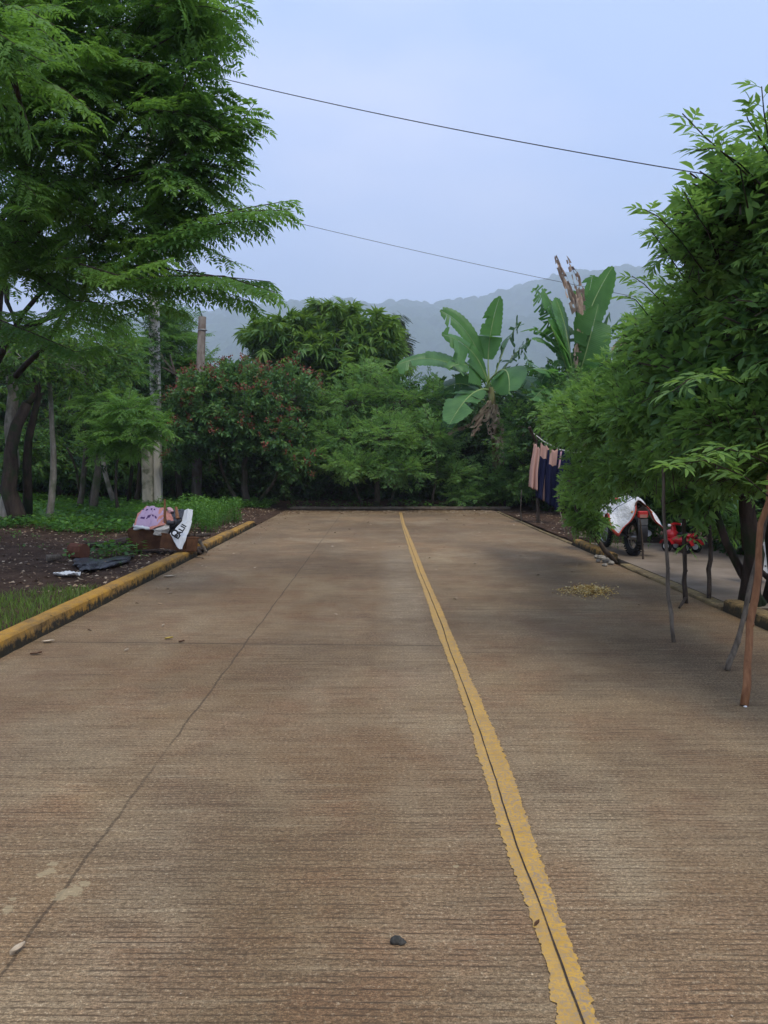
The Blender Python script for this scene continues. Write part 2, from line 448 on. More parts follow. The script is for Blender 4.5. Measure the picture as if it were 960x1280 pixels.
M_['stick_red'] = simple('reddish_stick', (.16, .065, .025), (.28, .13, .055), 9, .7, .3, .4, .005, sc=(3, 3, .4))
M_['stick_dark'] = simple('dark_stick', (.03, .022, .016), (.075, .055, .04), 9, .85, .2, .5, .005, sc=(3, 3, .4))
M_['stick_grey'] = simple('grey_stick', (.07, .055, .04), (.16, .13, .095), 9, .85, .2, .5, .005, sc=(3, 3, .4))

# concrete carriageway, tined across, stained with red mud
def road_material(name, dull=1.0):
    m, t = material(name)
    v = node(t, 'ShaderNodeTexCoord').outputs['Object']
    sep = node(t, 'ShaderNodeSeparateXYZ', {0: v}); X, Y = sep.outputs[0], sep.outputs[1]
    big = noise(t, v, .45, 4, .6)
    mid = noise(t, v, 1.9, 5, .6, None, (4, 9, 0))
    strk = noise(t, v, 1.0, 5, .7, (1.6, 22, 1))
    fine = noise(t, v, 70, 4, .75)
    wb0 = noise(t, v, .5, 3)
    grit = noise(t, v, 190, 3, .75)
    col = ramp(t, big, [(.36, (.21, .142, .083)), (.47, (.262, .196, .128)), (.56, (.232, .158, .096)), (.68, (.30, .236, .164))])
    red = framp(t, mid, [(.48, 0), (.66, .55)])
    col = mixc(t, red, col, (.245, .14, .082))
    pale = framp(t, noise(t, v, .9, 5, .62, (1, .5, 1), (7, 1, 0)), [(.52, 0), (.70, .55)])
    col = mixc(t, pale, col, (.34, .29, .21))
    # worn grey band left of the centre line
    bx = mth(t, 'SUBTRACT', X, .28); bx = mth(t, 'ABSOLUTE', bx); band = framp(t, bx, [(.10, .8), (.34, 0)])
    yb = framp(t, mth(t, 'DIVIDE', Y, 20), [(.22, 0), (.34, 1), (.62, 1), (.72, 0)])
    band = mth(t, 'MULTIPLY', mth(t, 'MULTIPLY', band, yb), framp(t, mid, [(.3, .35), (.6, 1)]))
    col = mixc(t, band, col, (.35, .30, .235))
    dk = framp(t, noise(t, v, .55, 5, .65, (.8, 1, 1), (2, 5, 3)), [(.46, 0), (.64, .7)])
    col = mixc(t, dk, col, (.125, .09, .06))
    col = mixc(t, framp(t, strk, [(.32, .7), (.48, 0), (.54, 0), (.70, .55)]), col, mixc(t, framp(t, strk, [(.49, 0), (.51, 1)]), (.12, .085, .055), (.38, .32, .23)))
    sp = framp(t, fine, [(.36, .6), (.47, 0), (.56, 0), (.68, .75)])
    spc = mixc(t, framp(t, fine, [(.49, 0), (.51, 1)]), (.10, .07, .045), (.47, .41, .31))
    col = mixc(t, sp, col, spc)
    col = mixc(t, 1.0, col, framp(t, grit, [(.32, .50), (.46, .92), (.56, 1.08), (.70, 1.75)]), 'MULTIPLY')
    g2 = noise(t, v, 1.0, 4, .8, (55, 130, 1), (1, 2, 0))
    col = mixc(t, 1.0, col, framp(t, g2, [(.34, .52), (.5, 1.0), (.64, 1.7)]), 'MULTIPLY')
    blot = noise(t, v, .32, 5, .6, (1.3, .8, 1), (9, 3, 0))
    col = mixc(t, 1.0, col, ramp(t, blot, [(.36, (.80, .76, .70)), (.5, (1, 1, 1)), (.66, (1.18, 1.16, 1.10))]), 'MULTIPLY')
    tr1 = framp(t, mth(t, 'ABSOLUTE', mth(t, 'SUBTRACT', mth(t, 'ADD', X, mth(t, 'MULTIPLY', wb0, .5)), 1.85)), [(.0, .4), (.5, 0)])
    tr2 = framp(t, mth(t, 'ABSOLUTE', mth(t, 'ADD', mth(t, 'ADD', X, mth(t, 'MULTIPLY', wb0, .5)), 2.1)), [(.0, .3), (.6, 0)])
    col = mixc(t, mth(t, 'MULTIPLY', mth(t, 'MAXIMUM', tr1, tr2), framp(t, mid, [(.35, 0), (.6, 1)])), col, (.16, .12, .085))
    # tine grooves
    wob = noise(t, v, 1.4, 2, .5, (1, .3, 1)); 
    yy = mth(t, 'ADD', Y, mth(t, 'MULTIPLY', wob, .045))
    yy = mth(t, 'ADD', yy, mth(t, 'MULTIPLY', X, .012))
    fr = mth(t, 'FRACT', mth(t, 'DIVIDE', yy, .027))
    gr = framp(t, fr, [(0, 1), (.14, 1), (.28, 0), (.90, 0), (1, 1)])
    dash = framp(t, noise(t, v, 1.0, 3, .7, (9, 40, 1), (3, 3, 0)), [(.42, 0), (.56, 1)])
    dash = mth(t, 'MULTIPLY', dash, framp(t, mid, [(.30, .35), (.6, 1)]))
    far = framp(t, mth(t, 'DIVIDE', Y, 16), [(.15, 1), (.5, .55), (1, .25)])
    gm = mth(t, 'MULTIPLY', gr, dash)
    col = mixc(t, mth(t, 'MULTIPLY', gm, .85), col, (.075, .052, .035))
    # joints: one along the lane, others across
    wj = mth(t, 'MULTIPLY', mth(t, 'SUBTRACT', noise(t, v, 2.5, 4, .6), .5), .05)
    def joint(coord, at, half, frm=None):
        d = mth(t, 'ABSOLUTE', mth(t, 'ADD', mth(t, 'SUBTRACT', coord, at), wj))
        return framp(t, mth(t, 'DIVIDE', d, half*3), [(.30, 1), (.6, .0)])
    J = joint(X, -1.15, .005)
    J = mth(t, 'MULTIPLY', J, framp(t, noise(t, v, 1.2, 4, .6, (1, 1, 1), (0, 2, 0)), [(.30, .35), (.5, 1)]))
    slope = mth(t, 'ADD', Y, mth(t, 'MULTIPLY', X, .045))
    leftlane = framp(t, mth(t, 'ADD', X, .46), [(.995, 1), (1.0, 0)])   # X < .54
    for yj, st in ((6.42, 1.0), (11.2, .45), (16.1, .5), (20.8, .6), (1.6, .8)):
        j = joint(slope, yj, .007); J = mth(t, 'MAXIMUM', J, mth(t, 'MULTIPLY', mth(t, 'MULTIPLY', j, leftlane), st))
    rl = mth(t, 'SUBTRACT', 1.0, leftlane)
    for yj, st in ((4.05, .4), (8.05, .75), (12.6, .35), (6.2, .6), (17.5, .5)):
        j = joint(slope, yj, .008); J = mth(t, 'MAXIMUM', J, mth(t, 'MULTIPLY', mth(t, 'MULTIPLY', j, rl), st))
    J = mth(t, 'MULTIPLY', J, framp(t, fine, [(.3, 1), (.62, .55)]))
    jw = mth(t, 'ABSOLUTE', mth(t, 'ADD', mth(t, 'SUBTRACT', slope, 6.42), wj))
    js = mth(t, 'MULTIPLY', mth(t, 'MULTIPLY', framp(t, jw, [(.0, .35), (.14, 0)]), leftlane), framp(t, mid, [(.3, .4), (.6, 1)]))
    col = mixc(t, js, col, (.10, .075, .05))
    col = mixc(t, mth(t, 'MULTIPLY', J, .85), col, (.05, .037, .026))
    # dried cement splashes near the lower left
    S = None
    for (px, py, r) in ((92, 1113, .045), (76, 1120, .03), (105, 1105, .025), (60, 1090, .03), (66, 1080, .02), (52, 1093, .018), (10, 1137, .025), (570, 1083, .012), (16, 1124, .014)):
        g = G(px, py)
        dd = node(t, 'ShaderNodeVectorMath', {0: v, 1: (g.x, g.y, 0)}, operation='DISTANCE').outputs['Value']
        q = mth(t, 'ADD', mth(t, 'DIVIDE', dd, r), mth(t, 'MULTIPLY', mth(t, 'SUBTRACT', noise(t, v, 34, 4, .7), .5), 2.6))
        q = framp(t, q, [(.80, 1), (.98, 0)]); S = q if S is None else mth(t, 'MAXIMUM', S, q)
    col = mixc(t, mth(t, 'MULTIPLY', S, .6), col, (.42, .36, .24))
    if dull != 1.0: col = mixc(t, 1.0, col, (dull, dull, dull), 'MULTIPLY')
    col = mixc(t, 1.0, col, (.86, .80, .67), 'MULTIPLY')
    h = mth(t, 'ADD', mth(t, 'MULTIPLY', fine, .5), mth(t, 'MULTIPLY', gm, -.9))
    h = mth(t, 'ADD', h, mth(t, 'MULTIPLY', J, -1.0))
    out(t, bsdf(t, col, .82, .22, h, .55, .004)); return m
M_['road'] = road_material('tined_concrete')

def soil_mat():
    m, t = material('garden_soil'); v = node(t, 'ShaderNodeTexCoord').outputs['Object']
    f = noise(t, v, 3, 6, .65); g = noise(t, v, 30, 5, .7)
    col = ramp(t, f, [(.35, (.035, .02, .012)), (.55, (.065, .038, .024)), (.72, (.10, .065, .042))])
    col = mixc(t, framp(t, g, [(.55, 0), (.72, .6)]), col, (.2, .15, .10))
    out(t, bsdf(t, col, .95, .1, g, .9, .03)); return m
M_['soil'] = soil_mat()
M_['yard'] = simple('yard_concrete', (.15, .115, .08), (.24, .19, .14), 1.6, .85, .2, .3, .004, third=(.28, .235, .175))
def kerb_mat(name, z0=0.0, strength=1.0, y1=(.42, .225, .032), y2=(.32, .175, .035)):
    m, t = material(name); v = node(t, 'ShaderNodeTexCoord').outputs['Object']
    z = node(t, 'ShaderNodeSeparateXYZ', {0: v}).outputs[2]
    f = noise(t, v, 5, 5, .65); g = noise(t, v, 28, 5, .7)
    col = ramp(t, f, [(.35, y2), (.6, y1)])
    col = mixc(t, framp(t, g, [(.50, 0), (.68, .6)]), col, (.22, .15, .08))
    col = mixc(t, framp(t, noise(t, v, 3.5, 6, .7, (1, .6, 1), (4, 1, 2)), [(.44, 0), (.62, .8)]), col, (.15, .10, .05))
    q = mth(t, 'ADD', mth(t, 'DIVIDE', mth(t, 'SUBTRACT', z, z0), .15), mth(t, 'MULTIPLY', mth(t, 'SUBTRACT', noise(t, v, 9, 6, .75, (1, .7, 1.3)), .5), 2.2))
    st = noise(t, v, 11, 5, .75, (1, 1.6, .22))
    q = mth(t, 'ADD', q, mth(t, 'MULTIPLY', mth(t, 'SUBTRACT', st, .5), -1.6))
    mo = framp(t, q, [(.26, strength), (.72, 0)])
    col = mixc(t, mo, col, (.03, .027, .018))
    out(t, bsdf(t, col, .85, .2, g, .7, .008)); return m
M_['kerb'] = kerb_mat('mouldy_yellow_kerb')
M_['kerb_pale'] = kerb_mat('worn_yellow_kerb', 0, .5, (.42, .30, .12), (.33, .25, .14))
def paint_mat():
    m, t = material('worn_yellow_paint'); v = node(t, 'ShaderNodeTexCoord').outputs['Object']
    f = noise(t, v, 12, 5, .7); g = noise(t, v, 90, 4, .75); s = noise(t, v, 1, 4, .7, (14, 60, 1))
    col = ramp(t, f, [(.3, (.38, .215, .04)), (.6, (.54, .31, .05))])
    wear = mth(t, 'ADD', mth(t, 'MULTIPLY', framp(t, g, [(.46, 0), (.58, 1)]), framp(t, noise(t, v, 1.6, 3), [(.34, .5), (.55, 1)])), framp(t, s, [(.54, 0), (.70, .75)]), clamp=True)
    col = mixc(t, wear, col, (.27, .20, .13))
    a = node(t, 'ShaderNodeAttribute', attribute_name='tint').outputs['Fac']
    col = mixc(t, mth(t, 'MULTIPLY', a, .30), col, (.40, .26, .10))
    out(t, bsdf(t, col, .75, .25, g, .5, .003)); return m
M_['paint'] = paint_mat()
M_['crack'] = simple('dark_crack', (.035, .027, .02), (.07, .05, .035), 20, .95, .1)

# ------------------------------------------------------------------ setting: ground, road, kerbs
rngG = np.random.default_rng(5)
def sheet(name, xs, ys, zf, mat, smooth=True):
    X, Y = np.meshgrid(xs, ys, indexing='ij'); Z = zf(X, Y)
    V = np.stack([X.ravel(), Y.ravel(), Z.ravel()], 1); a, b = len(xs), len(ys)
    i = np.arange(a*b).reshape(a, b)
    Q = np.stack([i[:-1, :-1], i[1:, :-1], i[1:, 1:], i[:-1, 1:]], -1).reshape(-1, 4)
    return tag(link(name, mesh_np(name, V, Q, mat, smooth=smooth)), kind='structure')
sheet('ground', np.linspace(-3100, 3100, 60), np.linspace(-600, 3650, 60), lambda x, y: x*0-.06, M_['soil'])
ROAD_L, ROAD_R, ROAD_END = -3.0, 3.57, 24.4
b = MB(); b.box((( ROAD_L+ROAD_R)/2, (ROAD_END-6)/2, -.08), (ROAD_R-ROAD_L, ROAD_END+6, .16))
tag(b.build('road', M_['road']), kind='structure')

VERGE = .11
def verge_z(x, y):
    low = np.clip((y-18.3)/.5, 0, 1)*np.clip(1-(-3.01-x)/1.0, 0, 1)*.085
    e = np.clip((-3.18-x)/.35, 0, 1)
    return VERGE-.02-low+e*(.05*(fbm(x*1.3, y*1.3, 4, 3)-.5)*2+.03*(fbm(x*7, y*7, 3, 8)-.5)) + np.clip((-x-6)/12, 0, 1)*.25 + np.clip((y-19)/6, 0, 1)*.0
sheet('dirt_verge', np.linspace(-34, -3.012, 230), np.linspace(-4, 60, 330), verge_z, M_['soil'])
def back_z(x, y): return .0+.05*fbm(x, y, 4, 5)+np.clip((y-26)/20, 0, 1)*.3
sheet('back_ground', np.linspace(-3.17, 16, 120), np.linspace(24.42, 46, 90), back_z, M_['soil'])
def right_z(x, y): return -.01+.05*(fbm(x*2, y*2, 4, 9))
sheet('right_verge', np.linspace(3.74, 22, 110), np.linspace(14.35, 24.42, 70), right_z, M_['soil'])
sheet('garden_bed', np.linspace(3.62, 14, 80), np.linspace(-4, 7.75, 80), lambda x, y: .04+.06*fbm(x*2, y*2, 4, 12), M_['soil'])
b = MB(); b.box((8.86, 11.06, -.05), (10.2, 6.6, .15)); yard = tag(b.build('yard_slab', M_['yard']), kind='structure')

def kerb(name, pts, wid, hgt, mat, side, seed, z0=0.0, bite=.012):
    """pts: front foot line (x, y); the kerb body lies towards side (-1 left, +1 right)"""
    r = np.random.default_rng(seed); pts = np.array(pts, float)
    seg = np.hypot(*(pts[1:]-pts[:-1]).T); tot = seg.sum(); n = max(4, int(tot/.05)); cum = np.concatenate([[0], np.cumsum(seg)])
    prof = [(-.0, -.02), (.004, hgt*.5), (.01, hgt*.86), (.03, hgt*.985), (.06, hgt), (wid-.05, hgt), (wid-.015, hgt*.96), (wid, hgt*.8), (wid, -.02)]
    V = []
    for i in range(n+1):
        s_ = tot*i/n; x = np.interp(s_, cum, pts[:, 0]); y = np.interp(s_, cum, pts[:, 1])
        for j, (a, z) in enumerate(prof):
            q = (fbm(np.array(s_*5.0), np.array(j*1.3), 3, seed)-.45)*bite*2+(fbm(np.array(s_*.9), np.array(3.3), 2, seed+4)-.5)*.02
            e = 0 if 0 < i < n else 0
            V.append((x+side*(a+q*(j < 4)), y, z0+z*(1+q*2.5*(z > .02))))
    k = len(prof); Q = [(i*k+j, (i+1)*k+j, (i+1)*k+j+1, i*k+j+1) for i in range(n) for j in range(k-1)]
    m_ = MB(); m_._add(V, Q+[tuple(range(k)), tuple(n*k+j for j in range(k-1, -1, -1))])
    return tag(m_.build(name, mat, smooth=False), kind='structure')
kerb('kerb', [(ROAD_L, -4), (ROAD_L, 12.55)], .18, .145, M_['kerb'], -1, 1)
kerb('kerb', [(ROAD_L, 13.25), (ROAD_L-.01, 15.9)], .18, .135, M_['kerb'], -1, 2)
kerb('kerb', [(ROAD_L-.005, 15.93), (ROAD_L-.02, 18.5)], .18, .12, M_['kerb'], -1, 3)
kerb('kerb', [(ROAD_R, 12.0), (ROAD_R+.02, 14.25)], .17, .11, M_['kerb'], 1, 4)
kerb('kerb', [(ROAD_R, 7.95), (ROAD_R, 11.35)], .16, .035, M_['kerb_pale'], 1, 5, bite=.02)
kerb('kerb', [(ROAD_R-.02, -3), (ROAD_R, 7.9)], .19, .12, kerb_mat('grimy_yellow_kerb', 0.02, .9, (.26, .17, .06), (.16, .11, .05)), 1, 6)
kerb('kerb', [(ROAD_R+.01, 14.3), (ROAD_R-.03, 17), (ROAD_R+.02, 23.5)], .07, .03, M_['kerb_pale'], 1, 7)
kb = MB(); 
for i, (x0, x1) in enumerate(((-2.9, 4.2),)):
    kb.box(((x0+x1)/2, 24.78, .03), (x1-x0, .16, .14), bev=.02)
tag(kb.build('end_kerb', simple('brown_concrete', (.09, .07, .05), (.19, .15, .11), 4, .9)), kind='structure')  # low lip in mottled dark brown concrete

# yellow centre line with ragged edges, split by a crack
Ly = [(640, 499, 502), (655, 502, 506), (685, 511, 519), (715, 520.5, 531), (740, 530, 542), (765, 538, 554), (790, 546, 564), (815, 556, 575), (855, 571, 592), (874, 577, 601), (935, 595, 627), (982, 609, 645), (1050, 628, 668), (1107, 648, 688), (1161, 669, 706), (1215, 685, 728), (1280, 697, 751), (1400, 742, 800)]
Cy = [(640, 500.5), (655, 503), (715, 525), (765, 546), (790, 555), (815, 563), (855, 579), (935, 607), (1050, 644), (1161, 686), (1280, 729), (1400, 773)]
_l = np.array([[*G(a, y)[:2]] for y, a, c in Ly]); _r = np.array([[*G(c, y)[:2]] for y, a, c in Ly]); _c = np.array([[*G(a, y)[:2]] for y, a in Cy])
ys = np.arange(1.75, 23.6, .009)
xl = np.interp(ys, _l[::-1, 1], _l[::-1, 0]); xr = np.interp(ys, _r[::-1, 1], _r[::-1, 0]); xc = np.interp(ys, _c[::-1, 1], _c[::-1, 0])
xc += (fbm(ys*3, ys*0, 3, 5)-.5)*.012
tine = (np.floor(ys/.027)).astype(int)
rr = rngG.normal(0, .0035, tine.max()+2)[tine]+rngG.normal(0, .002, len(ys)); rl_ = rngG.normal(0, .0035, tine.max()+2)[tine]+rngG.normal(0, .002, len(ys))
xl = xl+rl_+(fbm(ys*3, ys*0+2, 3, 7)-.5)*.012+(fbm(ys*55, ys*0+2, 2, 7)-.5)*.005; xr = xr+rr+(fbm(ys*3, ys*0+9, 3, 11)-.5)*.012+(fbm(ys*55, ys*0+9, 2, 11)-.5)*.005
V = []; Q = []; TT = []
for arr_a, arr_b, ti in ((xl, xc-.003, .9), (xc+.003, xr, .1)):
    k = len(V)
    for i in range(len(ys)):
        a, b_ = arr_a[i], max(arr_b[i], arr_a[i]+.004); V += [(a, ys[i], .004), (b_, ys[i], .004)]; TT += [ti, ti]
    Q += [(k+2*i, k+2*i+1, k+2*i+3, k+2*i+2) for i in range(len(ys)-1)]
tag(link('road_marking', mesh_np('road_marking', V, Q, M_['paint'], tint=TT)), kind='structure')
V = []; 
wdt = .0008+.004*np.clip(fbm(ys*4, ys*0, 3, 21), 0, 1)
for i in range(len(ys)): V += [(xc[i]-wdt[i], ys[i], .0075), (xc[i]+wdt[i], ys[i], .0075)]
tag(link('road_crack', mesh_np('road_crack', V, [(2*i, 2*i+1, 2*i+3, 2*i+2) for i in range(len(ys)-1)], M_['crack'])), kind='structure')

# ------------------------------------------------------------------ hills with a canopy of trees, and the hazy air
def hills():
    prof = [(-400, 440), (0, 425), (230, 408), (280, 400), (330, 394), (380, 389), (430, 382), (500, 384), (540, 384), (570, 381), (600, 374), (640, 364), (680, 354), (720, 351), (760, 354), (800, 354), (860, 347), (960, 342), (1400, 370)]
    xs = np.linspace(-1500, 1900, 620); ysn = np.linspace(620, 3250, 440)
    Pp = [P(a, c, 2600) for a, c in prof]
    rx = np.array([p.x for p in Pp]); rz = np.array([p.z for p in Pp])
    X, Y = np.meshgrid(xs, ysn, indexing='ij')
    H = np.interp(X, rx, rz)-18
    s = np.clip((Y-700)/1900, 0, 1); s = s*s*(3-2*s); s = np.where(Y > 2600, 1-.4*np.clip((Y-2600)/600, 0, 1), s)
    Z = H*s + (fbm(X/330, Y/330, 5, 2)-.5)*160*np.clip(s*2, 0, 1)*np.clip((1.0-s)*5, .12, 1)
    cell = 34.0; gx = np.floor(X/cell).astype(int); gy = np.floor(Y/cell).astype(int); B = np.zeros_like(X)
    def hh(a, b, k):
        n = (a*73856093 ^ b*19349663 ^ k*83492791) & 0x7fffffff; n = ((n ^ (n >> 13))*1274126177) & 0x7fffffff
        return ((n >> 8) & 0xffff)/65535.
    for dx in (-1, 0, 1):
        for dy in (-1, 0, 1):
            a, c = gx+dx, gy+dy
            cx = (a+hh(a, c, 1))*cell; cy = (c+hh(a, c, 2))*cell; r = 13+20*hh(a, c, 3); hgt = 3+20*hh(a, c, 4)**2.2
            q = 1-((X-cx)**2+(Y-cy)**2)/r**2
            B = np.maximum(B, np.where(q > 0, hgt*np.sqrt(np.clip(q, 0, 1)), 0))
    Z = Z+B*np.clip(s*4, 0, 1)+16*(fbm(X/13, Y/13, 4, 6)-.5)+20*(fbm(X/70, Y/70, 3, 16)-.5)
    V = np.stack([X.ravel(), Y.ravel(), Z.ravel()], 1); i = np.arange(X.size).reshape(X.shape)
    Q = np.stack([i[:-1, :-1], i[1:, :-1], i[1:, 1:], i[:-1, 1:]], -1).reshape(-1, 4)
    m, t = material('forested_slope'); v = node(t, 'ShaderNodeTexCoord').outputs['Object']
    f = noise(t, v, .02, 5, .6); g = noise(t, v, .12, 5, .7)
    col = ramp(t, f, [(.35, (.022, .05, .018)), (.65, (.06, .10, .03))]); col = mixc(t, framp(t, g, [(.4, 0), (.7, .5)]), col, (.09, .13, .04))
    out(t, bsdf(t, col, .95, .1, g, 1.0, 5))
    tag(link('hills', mesh_np('hills', V, Q, m, smooth=False)), kind='structure')
hills()
hm, ht = material('hazy_air')
pv = node(ht, 'ShaderNodeVolumePrincipled', {'Color': (.78, .88, 1.0, 1), 'Density': HAZE_D, 'Anisotropy': .2})
ht.links.new(pv.outputs[0], node(ht, 'ShaderNodeOutputMaterial').inputs['Volume'])
b = MB(); b.box((0, 1500, 369), (6400, 4400, 740.4)); hz = tag(b.build('haze', hm), kind='stuff')
# ------------------------------------------------------------------ trees and shrubs
def tree(name, label, cat, base, top, rad, blobs, kind, leafm, barkm, seed, group=None, lod=0, size=1.0, flat=.35, up=.1,
         extra_trunks=(), boughs=(), accent=None, L_=.6, twigs=.22, shell=.5, lean=(0, 0, 0), dt=0.0, limb_r=None, mix=None, edge=.12, dens=1.0):
    """base/top world points of the trunk; blobs (px, py, Y, rx, ry, depth radius in m, sprays)"""
    rng = np.random.default_rng(seed)
    base = Vector(base); root = thing(name, label, cat, base, 0, group)
    o0 = np.array(base); tb = MB(); rr = random.Random(seed)
    def tube(pts, r0, r1, n=7):
        k = len(pts); tb.tube([Vector(p)-base for p in pts], [r0+(r1-r0)*i/(k-1) for i in range(k)], n, jit=.06, rng=rr)
    top = np.array(top, float)
    main = trunk_curve(o0-[0, 0, .15], top, .18, rng, 7)
    k = len(main); tb.tube([Vector(p)-base for p in main], [rad*(1.25 if i == 0 else 1-.45*i/(k-1)) for i in range(k)], 9, jit=.08, rng=rr)
    for (bp, tp, r_) in extra_trunks:
        pts = trunk_curve(np.array(bp), np.array(tp), .15, rng, 6); tube(pts, r_, r_*.55)
    lf = Leafage(); lr = limb_r or rad*.42
    for (px, py, Y, rx, ry, rd, n) in blobs:
        c = np.array(P(px, py, Y)); s_ = pm(Y); r = np.array([max(rx*s_-edge, rx*s_*.35), rd, max(ry*s_-edge*.7, ry*s_*.35)])
        lim = trunk_curve(top, c, .06*np.linalg.norm(c-top)+.03, rng, 6); tube(lim, lr, lr*.3, 6)
        kk = kind
        if mix and rng.random() < mix[1]: kk = mix[0]
        O = fill_blob(lf, c, r, int(n*dens), kk, rng, lod, size, flat, up, lean, shell, L_, dt0=dt+rng.normal(0, .09))
        if accent: fill_blob(lf, c+np.array([0, -.2, .35])*r, r*[1.0, 1.0, .8], int(n*.36), accent, rng, lod, size*.9, flat, .45, lean, .85, L_)
        for q in O[rng.random(len(O)) < twigs]:
            a = lim[rng.integers(3, 6)]; mid = (a+q)/2+rng.normal(0, .06, 3); tube([a, mid, q], lr*.22, lr*.09, 4)
    for (pts, step, fn, r_) in boughs:
        t = T(); pp = [np.array(p) for p in pts]; bough_into(t, pp, step, fn, rng, .005); lf.raw(*t.arr())
        tube(pp, r_*.45, .003, 5)
    for i in range(len(lf.V)): lf.V[i] = lf.V[i]-o0
    lf.build('crown', [leafm, M_['twig'], M_['bloom']], root)
    tb.build('trunk', barkm, root, smooth=True)
    return root

def vp(px, py, z=.1): return G(px, py, z)
Z3 = np.array([0, 0, 1.0])

# --- the big overhanging tree on the left (fine pinnate leaves)
rngA = np.random.default_rng(77)
def acfn(size=1.0, hang=.25, tn0=.45):
    def fn(t, p, d, side, tau):
        tn = tn0+.35*tau+rngA.uniform(-.12, .12)
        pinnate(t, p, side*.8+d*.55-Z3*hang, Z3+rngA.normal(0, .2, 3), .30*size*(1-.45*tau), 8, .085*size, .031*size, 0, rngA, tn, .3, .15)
    return fn
def bpath(*pp): return [P(*p) for p in pp]
AB = [
 (bpath((185, 300, 8.9), (235, 255, 8.6), (275, 215, 8.4), (302, 190, 8.3)), .045, acfn(1.15, .25, .4), .02),
 (bpath((190, 270, 8.7), (240, 215, 8.4), (280, 170, 8.2), (322, 148, 8.1)), .045, acfn(1.2, .2, .55), .02),
 (bpath((180, 230, 8.9), (225, 165, 8.6), (260, 125, 8.4), (285, 112, 8.3)), .045, acfn(1.2, .15, .7), .02),
 (bpath((190, 300, 8.4), (245, 285, 8.1), (290, 278, 7.9), (330, 276, 7.8)), .045, acfn(1.0, .45, .35), .02),
 (bpath((150, 345, 8.6), (205, 360, 8.3), (260, 358, 8.1), (318, 378, 8.0)), .045, acfn(1.0, .4, .3), .02),
 (bpath((40, 340, 9.2), (90, 375, 8.9), (140, 380, 8.7), (180, 372, 8.5)), .045, acfn(1.0, .35, .35), .02),
 (bpath((0, 400, 9.6), (50, 420, 9.3), (95, 440, 9.1), (130, 432, 9.0)), .045, acfn(1.0, .35, .3), .02),
 (bpath((150, 330, 8.6), (215, 292, 8.2), (290, 265, 7.9), (362, 262, 7.6)), .05, acfn(1.0), .03),
 (bpath((190, 300, 8.6), (250, 272, 8.2), (320, 258, 8.0), (368, 250, 7.9)), .05, acfn(.9, .2, .6), .03),
 (bpath((150, 350, 8.4), (215, 345, 8.0), (280, 345, 7.7), (346, 366, 7.5)), .05, acfn(1.0), .03),
 (bpath((140, 330, 8.8), (200, 335, 8.4), (270, 345, 8.2), (338, 352, 7.9)), .05, acfn(1.0, .3, .3), .03),
 (bpath((190, 300, 9.0), (240, 235, 8.6), (280, 180, 8.3), (318, 130, 8.0)), .055, acfn(1.05, .1, .5), .03),
 (bpath((180, 260, 9.0), (225, 200, 8.6), (262, 150, 8.3), (300, 132, 8.1)), .055, acfn(1.0, .1, .75), .03),
 (bpath((170, 240, 9.4), (210, 180, 9.0), (240, 130, 8.8), (258, 100, 8.6)), .055, acfn(1.0, .1, .8), .03),
 (bpath((120, 110, 8.6), (190, 60, 8.2), (250, 25, 8.0), (312, 2, 7.8)), .055, acfn(1.0, .2, .5), .03),
 (bpath((140, 120, 8.6), (200, 85, 8.2), (250, 55, 8.0), (296, 40, 7.8)), .055, acfn(.9, .25, .4), .03),
 (bpath((140, 150, 8.6), (190, 110, 8.2), (230, 90, 8.0), (262, 72, 7.8)), .055, acfn(.9, .25, .4), .03),
 (bpath((170, 20, 8.6), (220, -10, 8.2), (280, -35, 8.0), (330, -50, 7.8)), .055, acfn(1.0, .25, .4), .03),
 (bpath((100, 330, 8.4), (150, 345, 8.1), (185, 330, 7.9), (214, 322, 7.7)), .05, acfn(.9, .25, .7), .025),
 (bpath((90, 380, 9.4), (150, 395, 9.1), (200, 380, 8.9), (235, 392, 8.7)), .06, acfn(.8, .25, .4), .02),
]
